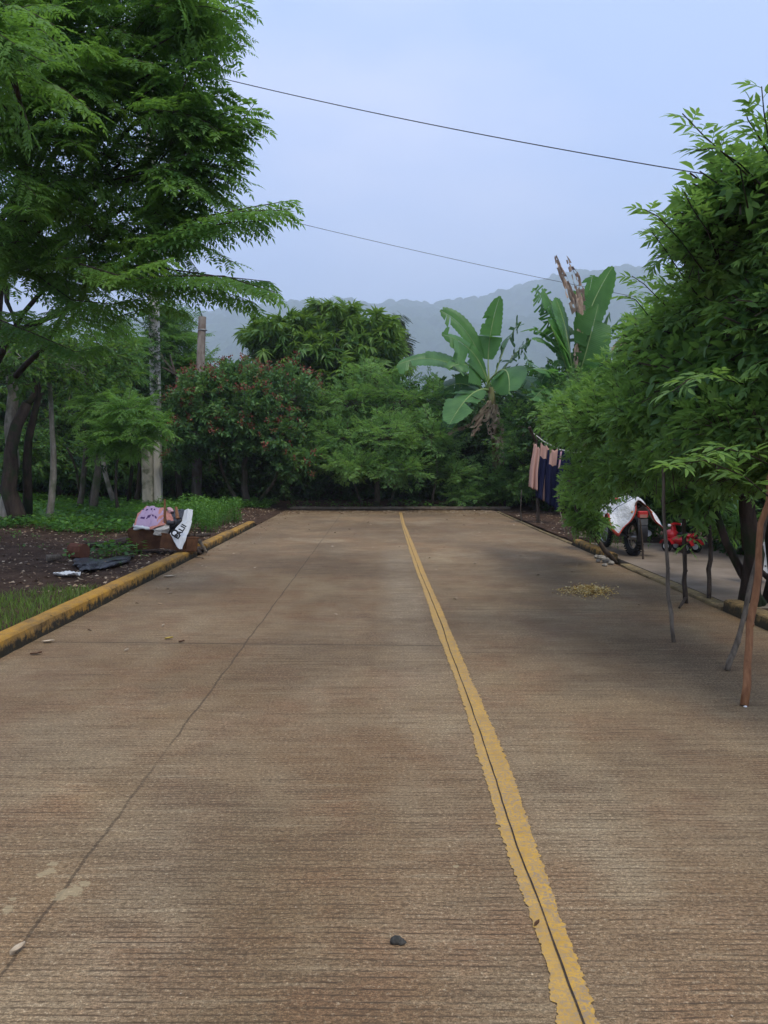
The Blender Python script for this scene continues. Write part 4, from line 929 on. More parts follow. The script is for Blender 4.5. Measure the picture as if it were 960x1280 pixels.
banana('banana plant with one tall upright leaf and brown dead leaves hanging below', (P(622, 640, Y1).x, Y1, .05),
  [((612, 480, Y1), (605, 430, Y1), (625, 370, Y1-.2), .92, dict(roll=.5, torn=.04, stalk=.30, fold=.15)),
   ((612, 482, Y1), (594, 408, Y1), (550, 388, Y1-.3), .8, dict(roll=1.25, torn=.03, stalk=.25, fold=.5)),
   ((612, 490, Y1), (600, 428, Y1-.5), (552, 418, Y1-1.0), 1.0, dict(roll=1.2, torn=.06, stalk=.12, fold=.3)),
   ((607, 492, Y1), (560, 430, Y1), (496, 456, Y1), .9, dict(roll=.8, torn=.05, stalk=.25)),
   ((604, 495, Y1), (572, 462, Y1+.3), (540, 500, Y1), .85, dict(mat=BD, torn=.15, roll=.8)),
   ((610, 478, Y1), (640, 440, Y1-1.4), (636, 492, Y1-2.4), 1.15, dict(roll=-.3, torn=.04, stalk=.3, fold=.1)),
   ((612, 488, Y1), (590, 478, Y1-1.0), (562, 530, Y1-1.9), .95, dict(roll=.25, torn=.05, stalk=.22, fold=.1)),
   ((606, 500, Y1), (575, 495, Y1-.6), (555, 545, Y1-1.0), .6, dict(roll=.3, torn=.12, mat=BD)),
   ((620, 480, Y1), (640, 440, Y1+.6), (664, 424, Y1+.8), .75, dict(mat=BD, torn=.6, roll=.5)),
   ((620, 485, Y1), (650, 450, Y1+.4), (682, 470, Y1+.6), .8, dict(mat=BD, torn=.5, roll=.4)),
   ((622, 490, Y1), (648, 480, Y1-.3), (672, 510, Y1-.4), .7, dict(torn=.2, roll=-.3, mat=BD)),
   ((622, 505, Y1), (640, 520, Y1-.2), (650, 565, Y1-.4), .55, dict(torn=.1, roll=.8)),
   ((622, 520, Y1), (628, 540, Y1-.2), (634, 582, Y1-.4), .5, dict(torn=.1, roll=1.2)),
   ((600, 500, Y1), (560, 500, Y1+.3), (528, 520, Y1), .55, dict(mat=BD, torn=.15)),
   ((616, 490, Y1), (650, 455, Y1-.8), (672, 488, Y1-1.2), .9, dict(roll=-.4, torn=.25)),
   ((610, 486, Y1), (586, 440, Y1-.8), (560, 462, Y1-1.4), .8, dict(roll=.7, torn=.12)),
   ((616, 478, Y1), (632, 420, Y1+.5), (652, 402, Y1+.8), .8, dict(roll=.8, torn=.3, mat=BD))],
  [([(612, 500, Y1-.3), (604, 520, Y1-.5), (590, 545, Y1-.6)], .34), ([(620, 505, Y1-.3), (622, 530, Y1-.5), (626, 560, Y1-.5), (628, 580, Y1-.5)], .36), ([(616, 505, Y1-.4), (614, 530, Y1-.6), (616, 548, Y1-.6)], .34), ([(608, 505, Y1-.4), (590, 530, Y1-.6), (568, 536, Y1-.6), (556, 545, Y1-.6)], .3)],
  [(P(622, 640, Y1).x, Y1, .0), P(621, 580, Y1), P(619, 530, Y1), P(613, 484, Y1)], .17, 3)
Y2 = 24.5
banana('taller banana plant with two withered brown leaves standing straight up', (P(722, 640, Y2).x, Y2, .05),
  [((718, 480, Y2), (722, 400, Y2), (766, 333, Y2), 1.15, dict(roll=1.0, torn=.06, stalk=.3, fold=.15)),
   ((716, 480, Y2), (728, 400, Y2+.4), (741, 344, Y2+.4), .85, dict(roll=1.3, torn=.08, stalk=.35)),
   ((714, 480, Y2), (706, 400, Y2-.3), (678, 360, Y2-.4), 1.05, dict(roll=1.1, torn=.04, stalk=.12, fold=.2)),
   ((714, 480, Y2), (700, 390, Y2+.2), (666, 360, Y2), .9, dict(roll=1.1, torn=.75, stalk=.3)),
   ((716, 484, Y2), (712, 410, Y2-.5), (694, 372, Y2-.6), .9, dict(roll=1.1, torn=.04)),
   ((718, 470, Y2), (690, 400, Y2-.4), (650, 415, Y2-.5), .55, dict(roll=.2, torn=.25)),
   ((718, 478, Y2), (696, 420, Y2-.6), (665, 424, Y2-.9), .5, dict(roll=.5, torn=.1)),
   ((718, 480, Y2), (734, 430, Y2-.4), (752, 404, Y2-.3), .8, dict(roll=1.1, torn=.1)),
   ((720, 484, Y2), (748, 460, Y2-.5), (762, 390, Y2-.2), .95, dict(roll=1.0, torn=.12, mat=BD)),
   ((722, 484, Y2), (760, 400, Y2), (788, 392, Y2), .6, dict(roll=.1, torn=.7)),
   ((722, 486, Y2), (752, 440, Y2-.6), (775, 470, Y2-.8), .7, dict(roll=.1, torn=.3)),
   ((714, 490, Y2), (690, 440, Y2-.5), (676, 480, Y2-.9), .6, dict(roll=.4, torn=.4, mat=BD)),
   ((712, 492, Y2), (688, 470, Y2-.8), (666, 500, Y2-1.4), .75, dict(roll=.5, torn=.35)),
   ((716, 470, Y2), (706, 430, Y2+.5), (700, 400, Y2+.5), .7, dict(roll=.9, torn=.1, mat=BD)),
   ((716, 484, Y2), (700, 430, Y2-.8), (684, 398, Y2-1.0), .8, dict(roll=1.0, torn=.08)),
   ((720, 484, Y2), (736, 430, Y2-.8), (748, 380, Y2-.8), .85, dict(roll=1.2, torn=.08)),
   ((716, 488, Y2), (690, 455, Y2-1.0), (660, 462, Y2-1.3), .75, dict(roll=.5, torn=.3))],
  [([(724, 405, Y2-.2), (716, 375, Y2-.2), (705, 345, Y2-.2), (694, 320, Y2-.2)], .27), ([(728, 405, Y2-.3), (726, 375, Y2-.3), (721, 345, Y2-.3), (708, 320, Y2-.3)], .30), ([(765, 442, Y2-.6), (780, 420, Y2-.6), (800, 392, Y2-.6)], .36), ([(720, 460, Y2-.3), (722, 430, Y2-.3), (726, 400, Y2-.3)], .22)],
  [(P(722, 640, Y2).x, Y2, .0), P(720, 560, Y2), P(719, 500, Y2), P(717, 465, Y2)], .2, 4)
Y3 = 28.5
banana('small banana plant half hidden behind the tall concrete pole', (P(214, 630, Y3).x, Y3, .1),
  [((214, 560, Y3), (206, 500, Y3), (205, 478, Y3-.2), .6, dict(roll=.8, torn=.1)), ((214, 560, Y3), (222, 500, Y3), (232, 490, Y3-.2), .6, dict(roll=.4, torn=.1)), ((214, 560, Y3), (200, 520, Y3), (190, 530, Y3-.4), .6, dict(roll=.3, torn=.2))],
  [], [(P(214, 630, Y3).x, Y3, .0), P(214, 590, Y3), P(214, 555, Y3)], .12, 5)
Y4 = 27.5
banana('small banana plant with torn leaves between the two taller ones', (P(690, 640, Y4).x, Y4, .05),
  [((668, 520, Y4), (672, 470, Y4), (655, 440, Y4-.2), .7, dict(roll=.6, torn=.5, mat=BD)), ((668, 520, Y4), (660, 480, Y4-.4), (640, 470, Y4-.8), .7, dict(roll=.3, torn=.3, mat=BD)), ((670, 520, Y4), (685, 470, Y4), (700, 450, Y4-.2), .7, dict(roll=.6, torn=.3, mat=BD)), ((672, 525, Y4), (694, 500, Y4-.4), (700, 540, Y4-.8), .7, dict(roll=.3, torn=.2))],
  [], [(P(690, 640, Y4).x, Y4, .0), P(676, 570, Y4), P(669, 515, Y4)], .13, 6)
# ------------------------------------------------------------------ poles and wires
conc = bark_mat('pole_concrete', (.36, .34, .30), (.52, .50, .45), None, 5)
conc_m = bark_mat('mossy_concrete', (.22, .21, .16), (.36, .33, .26), (.06, .07, .03), 6)
Yp = 25.0; pz = .1
root = thing('utility_pole', 'tall pale concrete utility pole wrapped in creeper beside the wood', 'pole', (P(197, 630, Yp).x, Yp, pz))
b = MB(); b.box((0, 0, 7.2), (.30, .26, 14.6), bev=.03); b.build('shaft', conc, root)
for z in (12.9, 13.7):
    b = MB(); b.tube([(-.5, -.2, z), (.5, -.2, z)], .03, 8); b.build('crossarm', M_['stick_dark'], root)
for x in (-.4, .4):
    b = MB(); b.tube([(x, -.2, 13.7), (x, -.2, 13.86)], [.05, .035], 10); b.build('insulator', simple('porcelain', (.3, .2, .15), (.4, .3, .2), 5, .3), root)
lf = Leafage(); rng = np.random.default_rng(31); n = 240
O = np.stack([rng.uniform(-.2, .2, n), rng.uniform(-.24, -.1, n), rng.uniform(2.6, 6.4, n)], 1); D = rng.normal(0, 1, (n, 3))*[1, .7, .3]+[0, -.5, -.3]
lf.place(sprays('round'), O, D, np.tile(Z3, (n, 1)), np.full(n, .42), rng.normal(0, .1, n), rng); lf.build('creeper', [M_['dull'], M_['twig']], root)
root = thing('stub_pole', 'short mossy concrete stub standing against the tall concrete pole', 'post', (P(185.5, 632, Yp-.4).x, Yp-.4, pz))
b = MB(); b.box((0, 0, 1.1), (.34, .26, 2.6), bev=.03); b.build('shaft', conc_m, root)
b = MB(); b.box((0, 0, 2.42), (.37, .29, .05), bev=.01); b.build('cap', conc_m, root)
Yw = 26.8
wb, w1, w2 = P(245, 636, Yw), P(248, 520, Yw), P(253, 396, Yw)
root = thing('wooden_pole', 'weathered wooden pole with a cut top leaning beside the flowering shrub', 'pole', wb)
b = MB(); b.tube([Vector((0, 0, -.3)), (0, 0, 0), w1-wb, w2-wb], [.19, .19, .16, .135], 12, jit=.03, rng=random.Random(3)); b.build('shaft', bark_mat('weathered_pole', (.08, .062, .048), (.21, .185, .155), (.08, .05, .035), 4), root, smooth=True)
b = MB(); b.torus((w2-wb)+Vector((0, 0, -.45)), .148, .016, axis='x', n=20, k=6)
b.v = [((Vector(p)-(w2-wb)-Vector((0, 0, -.45))).y+(w2-wb).x, (Vector(p)-(w2-wb)-Vector((0, 0, -.45))).z+(w2-wb).y, (Vector(p)-(w2-wb)-Vector((0, 0, -.45))).x+(w2-wb).z-.45) for p in b.v]
b.build('wire_band', simple('galvanised', (.25, .25, .24), (.4, .4, .38), 9, .5, metal=.6), root)
wirem = simple('wire_black', (.02, .02, .022), (.035, .035, .04), 3, .6)
def wire(label, a, c, sag, r):
    a, c = Vector(a), Vector(c); b = MB(); pts = [a.lerp(c, i/24)-Vector((0, 0, sag*4*(i/24)*(1-i/24))) for i in range(25)]
    b.tube([p-a for p in pts], r, 6); tag(b.build('overhead_wire', wirem, loc=a), label, 'wire')
wire('thicker overhead wire crossing high over the road from the concrete pole', P(190, 76, Yp), P(1010, 238, 17.0), .22, .0125)
wire('thin overhead wire crossing low over the road towards the withered banana leaves', P(120, 215, Yp+.2), P(1000, 408, 30), .3, .008)
wire('short slack wire rising from the cut top of the wooden pole', w2, P(232, 320, 24.3), .12, .014)

# ------------------------------------------------------------------ sticks that prop the tree
GP = 'sticks propping up the branches'
def prop(label, base, mids, r, mat, seed, fork=None, cap=None):
    base = Vector(base); root = thing('prop_stick', label, 'stick', base, 0, GP); rr = random.Random(seed)
    pts = [Vector((0, 0, 0))]+[Vector(m)-base for m in mids]; q = []
    for i in range(len(pts)-1):
        for k in range(4): q.append(pts[i].lerp(pts[i+1], k/4)+Vector((rr.uniform(-1, 1), rr.uniform(-1, 1), 0))*r*.5*(i+k > 0))
    q.append(pts[-1]); b = MB(); b.tube(q, [r*(1.08-.3*i/len(q))*rr.uniform(.92, 1.1) for i in range(len(q))], 9, jit=.07, rng=rr)
    for k in range(3):
        p = q[rr.randrange(2, len(q)-1)]; b.ellipsoid(p+Vector((r*.7, -r*.3, 0)), (r*.5, r*.5, r*.7), 6)
    b.build('shaft', mat, root, smooth=True)
    if fork:
        b = MB(); b.tube([Vector((0, 0, .06)), Vector(fork)-base], [r*.8, r*.5], 7); b.build('root_spur', mat, root)
    return root
g = G(930, 882); prop('thick reddish brown stick nearest the camera leaning to the right edge', g, [P(938, 780, 4.98), P(953, 655, 5.1), P(975, 540, 5.2)], .024, M_['stick_red'], 1)
g = G(909, 838); prop('grey brown stick leaning behind the thick reddish one', g, [P(925, 790, 5.75), P(945, 700, 5.9), P(972, 590, 6.1)], .02, M_['stick_grey'], 2)
g = G(842, 803); prop('long thin pole standing alone on the road nearest the seed pile', g, [P(835, 730, 6.65), P(830, 650, 6.7), P(828, 560, 6.75)], .016, M_['stick_grey'], 3)
g = G(857, 754); prop('short dark stick with a spur standing on the pale kerb', g, [P(855, 700, 8.4), P(856, 640, 8.4)], .024, M_['stick_dark'], 4, fork=G(849, 762)+Vector((0, 0, .02)))
g = G(886, 749, .025); prop('short dark stick standing on the yard slab left of the trunk', g, [P(887, 700, 8.7), P(885, 610, 8.7)], .025, M_['stick_dark'], 5)
g = G(770, 704); prop('slanting bare branch leaning left over the rubble at the kerb end', g, [P(745, 672, 11.6), P(722, 636, 11.7), P(712, 600, 11.8)], .035, M_['stick_dark'], 6)
g = G(652, 653); prop('very thin pale stake at the far right corner of the road', g, [P(651, 640, 19.6), P(652, 612, 19.6)], .014, M_['stick_grey'], 7)
g = G(706, 665, 0); prop('thin grey stake under the hanging garments', g, [P(700, 640, 17.6), P(696, 610, 17.6)], .014, M_['stick_grey'], 8)

# ------------------------------------------------------------------ clothes line
Yc = 19.0
root = thing('clothes_line_pole', 'knotty wooden pole end holding the left end of the clothes line', 'pole', (P(663, 640, Yc).x+.25, Yc+.25, 0))
o = root.location; b = MB(); b.tube([Vector((0, 0, -.1)), P(671, 600, Yc+.2)-o, P(670, 552, Yc+.1)-o, P(662, 534, Yc-.1)-o], [.045, .04, .035, .04], 8, jit=.15, rng=random.Random(5)); b.build('shaft', M_['stick_dark'], root)
b = MB(); b.tube([P(670, 552, Yc+.1)-o, P(676, 545, Yc)-o], [.03, .015], 6); b.build('fork', M_['stick_dark'], root)
lp = [P(666, 541, Yc), P(680, 552, Yc), P(700, 562, Yc-.2), P(720, 566, Yc-.6), P(760, 560, Yc-1.2)]
b = MB(); b.tube([p-lp[0] for p in lp], .012, 6); tag(b.build('clothes_line', simple('white_cord', (.5, .48, .42), (.6, .58, .5), 4), loc=lp[0]), 'pale cord strung between the wooden pole and the tree', 'cord')
def cloth_mat(name, c, scale=40):
    m, t = material(name); v = node(t, 'ShaderNodeTexCoord').outputs['Object']; f = noise(t, v, scale, 3); g = noise(t, v, 3, 3)
    out(t, bsdf(t, mixc(t, framp(t, g, [(.4, 0), (.7, .3)]), c, [x*.7 for x in c]), .9, .1, f, .3, .004)); return m
salmon, navy, pink, white_c, grey_c = cloth_mat('salmon_cloth', (.46, .28, .22)), cloth_mat('navy_cloth', (.012, .014, .04)), cloth_mat('pink_cloth', (.55, .33, .34)), cloth_mat('white_cloth', (.62, .62, .6)), cloth_mat('grey_cloth', (.17, .17, .17))
def hang(name, label, cat, tl, tr, bl, br, Y, mats, seed, folds=.05, stripes=None, group='garments on the clothes line', nu=26, nv=16):
    """cloth hanging from a top edge tl-tr down to bl-br (photo points), in vertical folds; stripes maps (u, v) to a material slot"""
    rr = random.Random(seed); ph = rr.uniform(0, 6); o = P(*tl, Y); V = []; Q = []; M = []
    A, B_, C, D_ = [P(*q, Y) for q in (tl, tr, bl, br)]
    for i in range(nu):
        v = i/(nu-1)
        for j in range(nv):
            u = j/(nv-1); p = (A.lerp(B_, u)).lerp(C.lerp(D_, u), v)
            f = math.sin(u*11+ph+v*.8)*folds*(.3+.9*v)+math.sin(u*23+ph*2)*folds*.35*v
            sag = -.05*math.sin(math.pi*u*2+ph)**2*(1-v)
            V.append(p+Vector((math.sin(v*7+ph)*.01, f, sag+.02*math.sin(u*9+ph)*v))-o)
    for i in range(nu-1):
        for j in range(nv-1):
            Q.append((i*nv+j, i*nv+j+1, (i+1)*nv+j+1, (i+1)*nv+j)); M.append(stripes((j+.5)/(nv-1), (i+.5)/(nu-1)) if stripes else 0)
    ob = link(name, mesh_np(name, V, Q, mats, M, smooth=True), loc=o); md = ob.modifiers.new('thickness', 'SOLIDIFY'); md.thickness = .008
    return tag(ob, label, cat, group)
hang('towel', 'long salmon coloured towel at the left end of the clothes line', 'towel', (667, 552), (674, 560), (661, 609), (671, 614), Yc, [salmon], 1)
hang('dress', 'salmon topped dress with a navy skirt hanging second on the line', 'dress', (676, 553), (688, 559), (669, 622), (684, 628), Yc+.03, [salmon, navy], 2, stripes=lambda u, v: 0 if (v < .26 or (u > .68 and v > .5)) else 1)
hang('dress', 'navy dress with a salmon bodice and a pink edge hanging third on the line', 'dress', (684, 560), (700, 562), (681, 628), (694, 636), Yc-.02, [navy, salmon, pink], 3, stripes=lambda u, v: (1 if (.2 < u < .8 and v < .28) else (2 if (u > .9 and .3 < v < .75) else 0)))
hang('garment', 'dark navy garment with one pink strap, rightmost on the line', 'garment', (700, 562), (716, 565), (693, 640), (706, 622), Yc-.2, [navy, pink], 4, stripes=lambda u, v: 1 if (u < .12 and v < .3) else 0)
hang('rag', 'crumpled white rag caught among the leaves right of the clothes line', 'rag', (728, 574), (732, 577), (722, 587), (727, 590), 13.5, [white_c], 5, .04, group='loose cloths')
hang('rag', 'grey cloth hanging behind the leaves above the covered motorcycle', 'rag', (748, 585), (772, 580), (752, 640), (772, 645), 14.6, [grey_c], 6, .06, group='loose cloths')
b = MB(); q = G(728, 672, 0); b.tube([(0, 0, -.1), (.02, 0, 1.0), (.05, .03, 1.9)], [.07, .065, .06], 9, jit=.1, rng=random.Random(8)); tag(b.build('wooden_post', bark_mat('pale_post', (.28, .22, .15), (.42, .35, .25)), loc=P(728, 665, 14.8)*1.0), 'pale bare wooden post half hidden by leaves right of the garments', 'post')
bpy.context.view_layer.update()
p0 = P(738, 665, 14.8); 
# blue sheet glimpsed up in the shade
hang('plastic_sheet', 'blue plastic sheet glimpsed in the dark leaves above the toy', 'sheet', (882, 606), (924, 622), (888, 612), (926, 636), 11.2, [cloth_mat('blue_plastic', (.03, .09, .22)), cloth_mat('pale_plastic', (.3, .36, .42))], 7, .08, group='loose cloths', stripes=lambda u, v: 1 if int(u*7) % 3 == 1 else 0)
# spotted sheet at the right edge
Ys = 9.6
def spot(u, v): return 1 if (math.sin(u*19+3)*math.sin(v*17+1)+.6*math.sin(u*41+v*23)) > .72 else 0
hang('spotted_sheet', 'white sheet with black spots hanging low at the right edge', 'sheet', (936, 668), (966, 660), (932, 712), (966, 722), Ys, [white_c, cloth_mat('black_cloth', (.02, .02, .02))], 9, .07, group='loose cloths', stripes=spot, nu=40, nv=40)

# ------------------------------------------------------------------ motorcycle under its sheet
rub = simple('tyre_rubber', (.012, .012, .012), (.03, .028, .026), 20, .85); blackp = simple('black_plastic', (.012, .012, .014), (.025, .025, .027), 6, .45)
chrome = simple('dull_metal', (.3, .3, .3), (.45, .44, .42), 9, .35, metal=.8); redp = simple('red_plastic', (.48, .015, .02), (.60, .03, .03), 5, .3, .5); whitep = simple('white_plastic', (.6, .6, .58), (.75, .75, .73), 5, .4)
mg = G(791, 694, .025); root = thing('motorcycle', 'small motorcycle parked under a white sheet, its rear wheel towards the road', 'motorcycle', mg, math.radians(6))
def wheel(name, x, y, R_, r):
    b = MB(); b.torus((0, 0, 0), R_-r, r, 'x', 36, 10, flat=.9)
    for k in range(40):
        a = 2*math.pi*k/40; b.box((0, math.cos(a)*R_, math.sin(a)*R_), (r*1.7, .022, .012), Matrix.Rotation(a, 3, 'X'))
    tw = b.build('wheel', rub, root, loc=(x, y, R_), smooth=False)
    b = MB(); b.torus((0, 0, 0), R_-r*1.9, .012, 'x', 36, 6)
    b.tube([(-.07, 0, 0), (.07, 0, 0)], .045, 14)
    for k in range(18):
        a = 2*math.pi*k/18; b.tube([(.03*(-1)**k, .03*math.cos(a), .03*math.sin(a)), (0, (R_-r*1.9)*math.cos(a+.15), (R_-r*1.9)*math.sin(a+.15))], .003, 4)
    b.build('rim', chrome, tw)
wheel('rear', 0, 0, .30, .055); wheel('front', .03, 1.25, .30, .045)
b = MB()
b.tube([(0, .95, .85), (0, .65, .62), (0, .3, .64), (0, -.05, .72)], [.05, .05, .04, .03], 8); b.tube([(0, .9, .75), (0, .75, .35), (0, .4, .3)], .03, 8)
for x in (-.09, .09): b.tube([(x, 0, .30), (x, .4, .34)], .018, 8); b.tube([(x, .02, .34), (x*1.2, .12, .66)], [.02, .024], 8)
b.box((0, .55, .42), (.2, .32, .28), bev=.05); b.build('frame', blackp, root)
b = MB(); 
for x in (-.08, .08): b.tube([(x, 1.25, .3), (x, 1.0, .92)], .02, 8)
b.build('fork', chrome, root)
b = MB(); b.tube([(-.34, .86, 1.04), (-.2, .96, 1.02), (0, 1.0, .96), (.2, .96, 1.02), (.34, .86, 1.04)], .014, 8); hb = b.build('handlebar', chrome, root)
for x in (-.34, .34):
    b = MB(); b.tube([(x*.8, .89, 1.035), (x*1.1, .83, 1.045)], .02, 10); b.build('grip', rub, hb)
b = MB(); b.box((0, .25, .79), (.24, .68, .09), Matrix.Rotation(-.06, 3, 'X'), bev=.04); b.build('seat', blackp, root, smooth=False)
b = MB(); b.ellipsoid((0, .74, .83), (.14, .22, .13), 14); b.build('fuel_tank', redp, root, smooth=True)
b = MB(); b.grid(lambda u, v: (.085*math.sin((v-.5)*2.6), -.36*math.cos(-.5+u*1.75)*1.0+.0, .30+.36*math.sin(-.1+u*1.6)-.02*(1-math.cos((v-.5)*2.6))), 14, 8); b.build('rear_mudguard', blackp, root, solid=.006)
b = MB(); b.box((0, -.33, .69), (.17, .05, .11), bev=.015); tl = b.build('tail_light', simple('red_lens', (.35, .02, .02), (.45, .04, .03), 5, .25), root)
b = MB(); b.box((0, -.362, .665), (.12, .006, .05)); b.build('reflector', simple('dull_reflector', (.30, .12, .09), (.38, .2, .15), 8, .3), tl)
b = MB(); b.box((0, -.35, .57), (.16, .008, .10), bev=.003); b.build('number_plate_holder', simple('grey_plate', (.06, .06, .06), (.1, .1, .1), 8), root)
for x in (-.15, .15):
    b = MB(); b.tube([(x*.6, -.25, .72), (x, -.28, .72)], .01, 6); b.ellipsoid((x, -.29, .72), (.03, .04, .025), 8); b.build('indicator', simple('amber_lens', (.5, .2, .03), (.6, .28, .05), 5, .3), root)
b = MB(); b.tube([(.14, .5, .3), (.16, .1, .3), (.17, -.2, .38)], [.03, .045, .05], 10); b.build('exhaust', chrome, root)
b = MB(); b.tube([(.10, .45, .3), (.33, .3, .02)], .014, 7); b.build('side_stand', blackp, root)
# the sheet
sh = MB(); rr = random.Random(4)
def sheetfn(u, v):         # u along the bike from the tail (0) to the bars (1), v from left hem to right hem
    s_ = (v-.5)*2; y = -.42+u*1.5
    ridge = .86+.24*math.exp(-((u-.86)/.16)**2)+.10*math.exp(-((u-.3)/.2)**2)
    reach = (.43+.05*math.sin(u*9)) if s_ < 0 else .36
    drop = (.56 if s_ < 0 else .50)*(1-.32*u)*(.62+.38*math.exp(-((u-.05)/.10)**2)) 
    a = abs(s_); x = math.copysign(reach*(a**.8)*(.5+.5*a) if a > 0 else 0, s_)
    z = ridge-drop*a**1.25*(1.0) + .02*math.sin(u*26+v*5)+.025*math.sin(v*22+u*8)*a
    gap = math.exp(-(s_/.30)**2)*math.exp(-(u/.12)**2)
    return (x+.015*math.sin(u*30+s_*6)*a, y+.10*gap*2.2+.03*math.sin(v*18), z+.03*gap)
sh.grid(sheetfn, 44, 40)
# hem bands as slots of the same sheet: red along the edge, blue inside it on the right
nv = 40
for k in range(len(sh.f)):
    i, j = divmod(k, nv-1); v = (j+.5)/(nv-1); u = (i+.5)/43
    sh.m[k] = 1 if (v < .03 or v > .975 or (u < .03 and abs(v-.5) > .12)) else (2 if (.93 < v < .975) else (3 if (u < .06 and abs(v-.5) < .12) else 0))
def tarp():
    m, t = material('white_tarpaulin'); v = node(t, 'ShaderNodeTexCoord').outputs['Object']; f = noise(t, v, 9, 6, .7); g = noise(t, v, 5, 3)
    out(t, bsdf(t, ramp(t, g, [(.35, (.48, .48, .47)), (.6, (.72, .73, .74))]), .5, .4, f, 1.0, .06)); return m
sh.build('sheet', [tarp(), cloth_mat('red_hem', (.42, .07, .05)), cloth_mat('blue_band', (.16, .30, .38)), cloth_mat('brown_patch', (.12, .05, .035))], root, smooth=True, solid=.006)
q = G(804, 699, .025); b = MB(); b.tube([(0, 0, 0), (-.01, .03, .28), (-.03, .10, .62)], [.017, .015, .013], 8, jit=.08, rng=rr); tag(b.build('support_stick', M_['stick_dark'], loc=q), 'short dark stick propped against the covered motorcycle', 'stick')

# ------------------------------------------------------------------ red ride-on toy
tg = G(852, 690, .025); root = thing('ride_on_toy', 'red plastic ride-on toy with white wheel hubs parked in the yard', 'toy', tg, math.radians(35))
b = MB(); b.box((0, 0, .20), (.22, .46, .13), bev=.05); b.box((0, -.17, .29), (.2, .14, .08), bev=.035); b.ellipsoid((0, .2, .27), (.12, .12, .11), 14); b.build('body', redp, root, smooth=False)
b = MB(); b.ellipsoid((0, -.06, .30), (.09, .15, .045), 12); b.build('seat', blackp, root, smooth=True)
b = MB(); b.tube([(0, .19, .30), (0, .16, .45)], .022, 8); b.tube([(-.17, .13, .45), (0, .16, .47), (.17, .13, .45)], .02, 10); hb = b.build('handlebar', redp, root)
for x in (-.17, .17):
    b = MB(); b.ellipsoid((x, .13, .45), (.04, .026, .026), 10); b.build('grip', whitep, hb)
b = MB(); b.box((0, .17, .40), (.11, .04, .12), Matrix.Rotation(-.3, 3, 'X'), bev=.015); b.build('windshield', redp, root)
for (x, y) in ((-.14, .19), (.14, .19), (-.14, -.18), (.14, -.18)):
    b = MB(); b.torus((x, y, .095), .07, .028, 'x', 22, 8); wl = b.build('wheel', rub, root)
    b = MB(); b.tube([(x-.035, y, .095), (x+.035, y, .095)], .048, 14); b.build('hub', whitep, wl)
    b = MB(); b.grid(lambda u, v: (x+(v-.5)*.09, y+.125*math.cos(.3+u*2.5), .095+.125*math.sin(.3+u*2.5)), 10, 3); b.build('mudguard', redp, root, solid=.006)

# ------------------------------------------------------------------ rubbish heap on the left kerb
def gp(px, py, dz=0.03):      # a photo point dropped on the verge, lifted by dz
    z = .12
    for _ in range(6):
        g = G(px, py, z); z = float(verge_z(np.array(g.x), np.array(g.y)))+dz
    return (px, py, g.y)
def at(px, py, Y): return P(px, py, Y)
rust = simple('rusty_sheet', (.075, .032, .016), (.15, .07, .032), 7, .85, .2, .5, .006, third=(.20, .10, .04))
def drum(label, c, dims, rot, seed, group):
    root = thing('rusty_bin', label, 'bin', c, 0, group); R_ = Matrix.Rotation(rot[2], 3, 'Z') @ Matrix.Rotation(rot[0], 3, 'X') @ Matrix.Rotation(rot[1], 3, 'Y')
    x, y, z = [d/2 for d in dims]; b = MB(); t_ = .012
    b.box(R_ @ Vector((0, 0, -z)), (2*x, 2*y, t_), R_); b.box(R_ @ Vector((-x, 0, 0)), (t_, 2*y-.02, 2*z-.02), R_); b.box(R_ @ Vector((x, 0, 0)), (t_, 2*y-.02, 2*z-.02), R_)
    b.box(R_ @ Vector((0, y, 0)), (2*x-.03, t_, 2*z-.02), R_); b.box(R_ @ Vector((0, -y, 0)), (2*x-.03, t_, 2*z-.02), R_); b.build('body', rust, root)
    b = MB()
    for (a, c_) in (((-x, -y), (x, -y)), ((x, -y), (x, y)), ((x, y), (-x, y)), ((-x, y), (-x, -y))): b.tube([R_ @ Vector((*a, z)), R_ @ Vector((*c_, z))], .012, 6)
    b.build('rim', rust, root); return root
Yr = 12.5
drum('dented rusty brown metal bin under the pink cloth', at(189, 671, Yr), (.62, .42, .32), (.06, -.05, .1), 1, None)
drum('low rusty metal box tipped on the kerb under the white sack', at(224, 678, Yr-.35), (.46, .34, .22), (-.1, .12, -.3), 2, None)
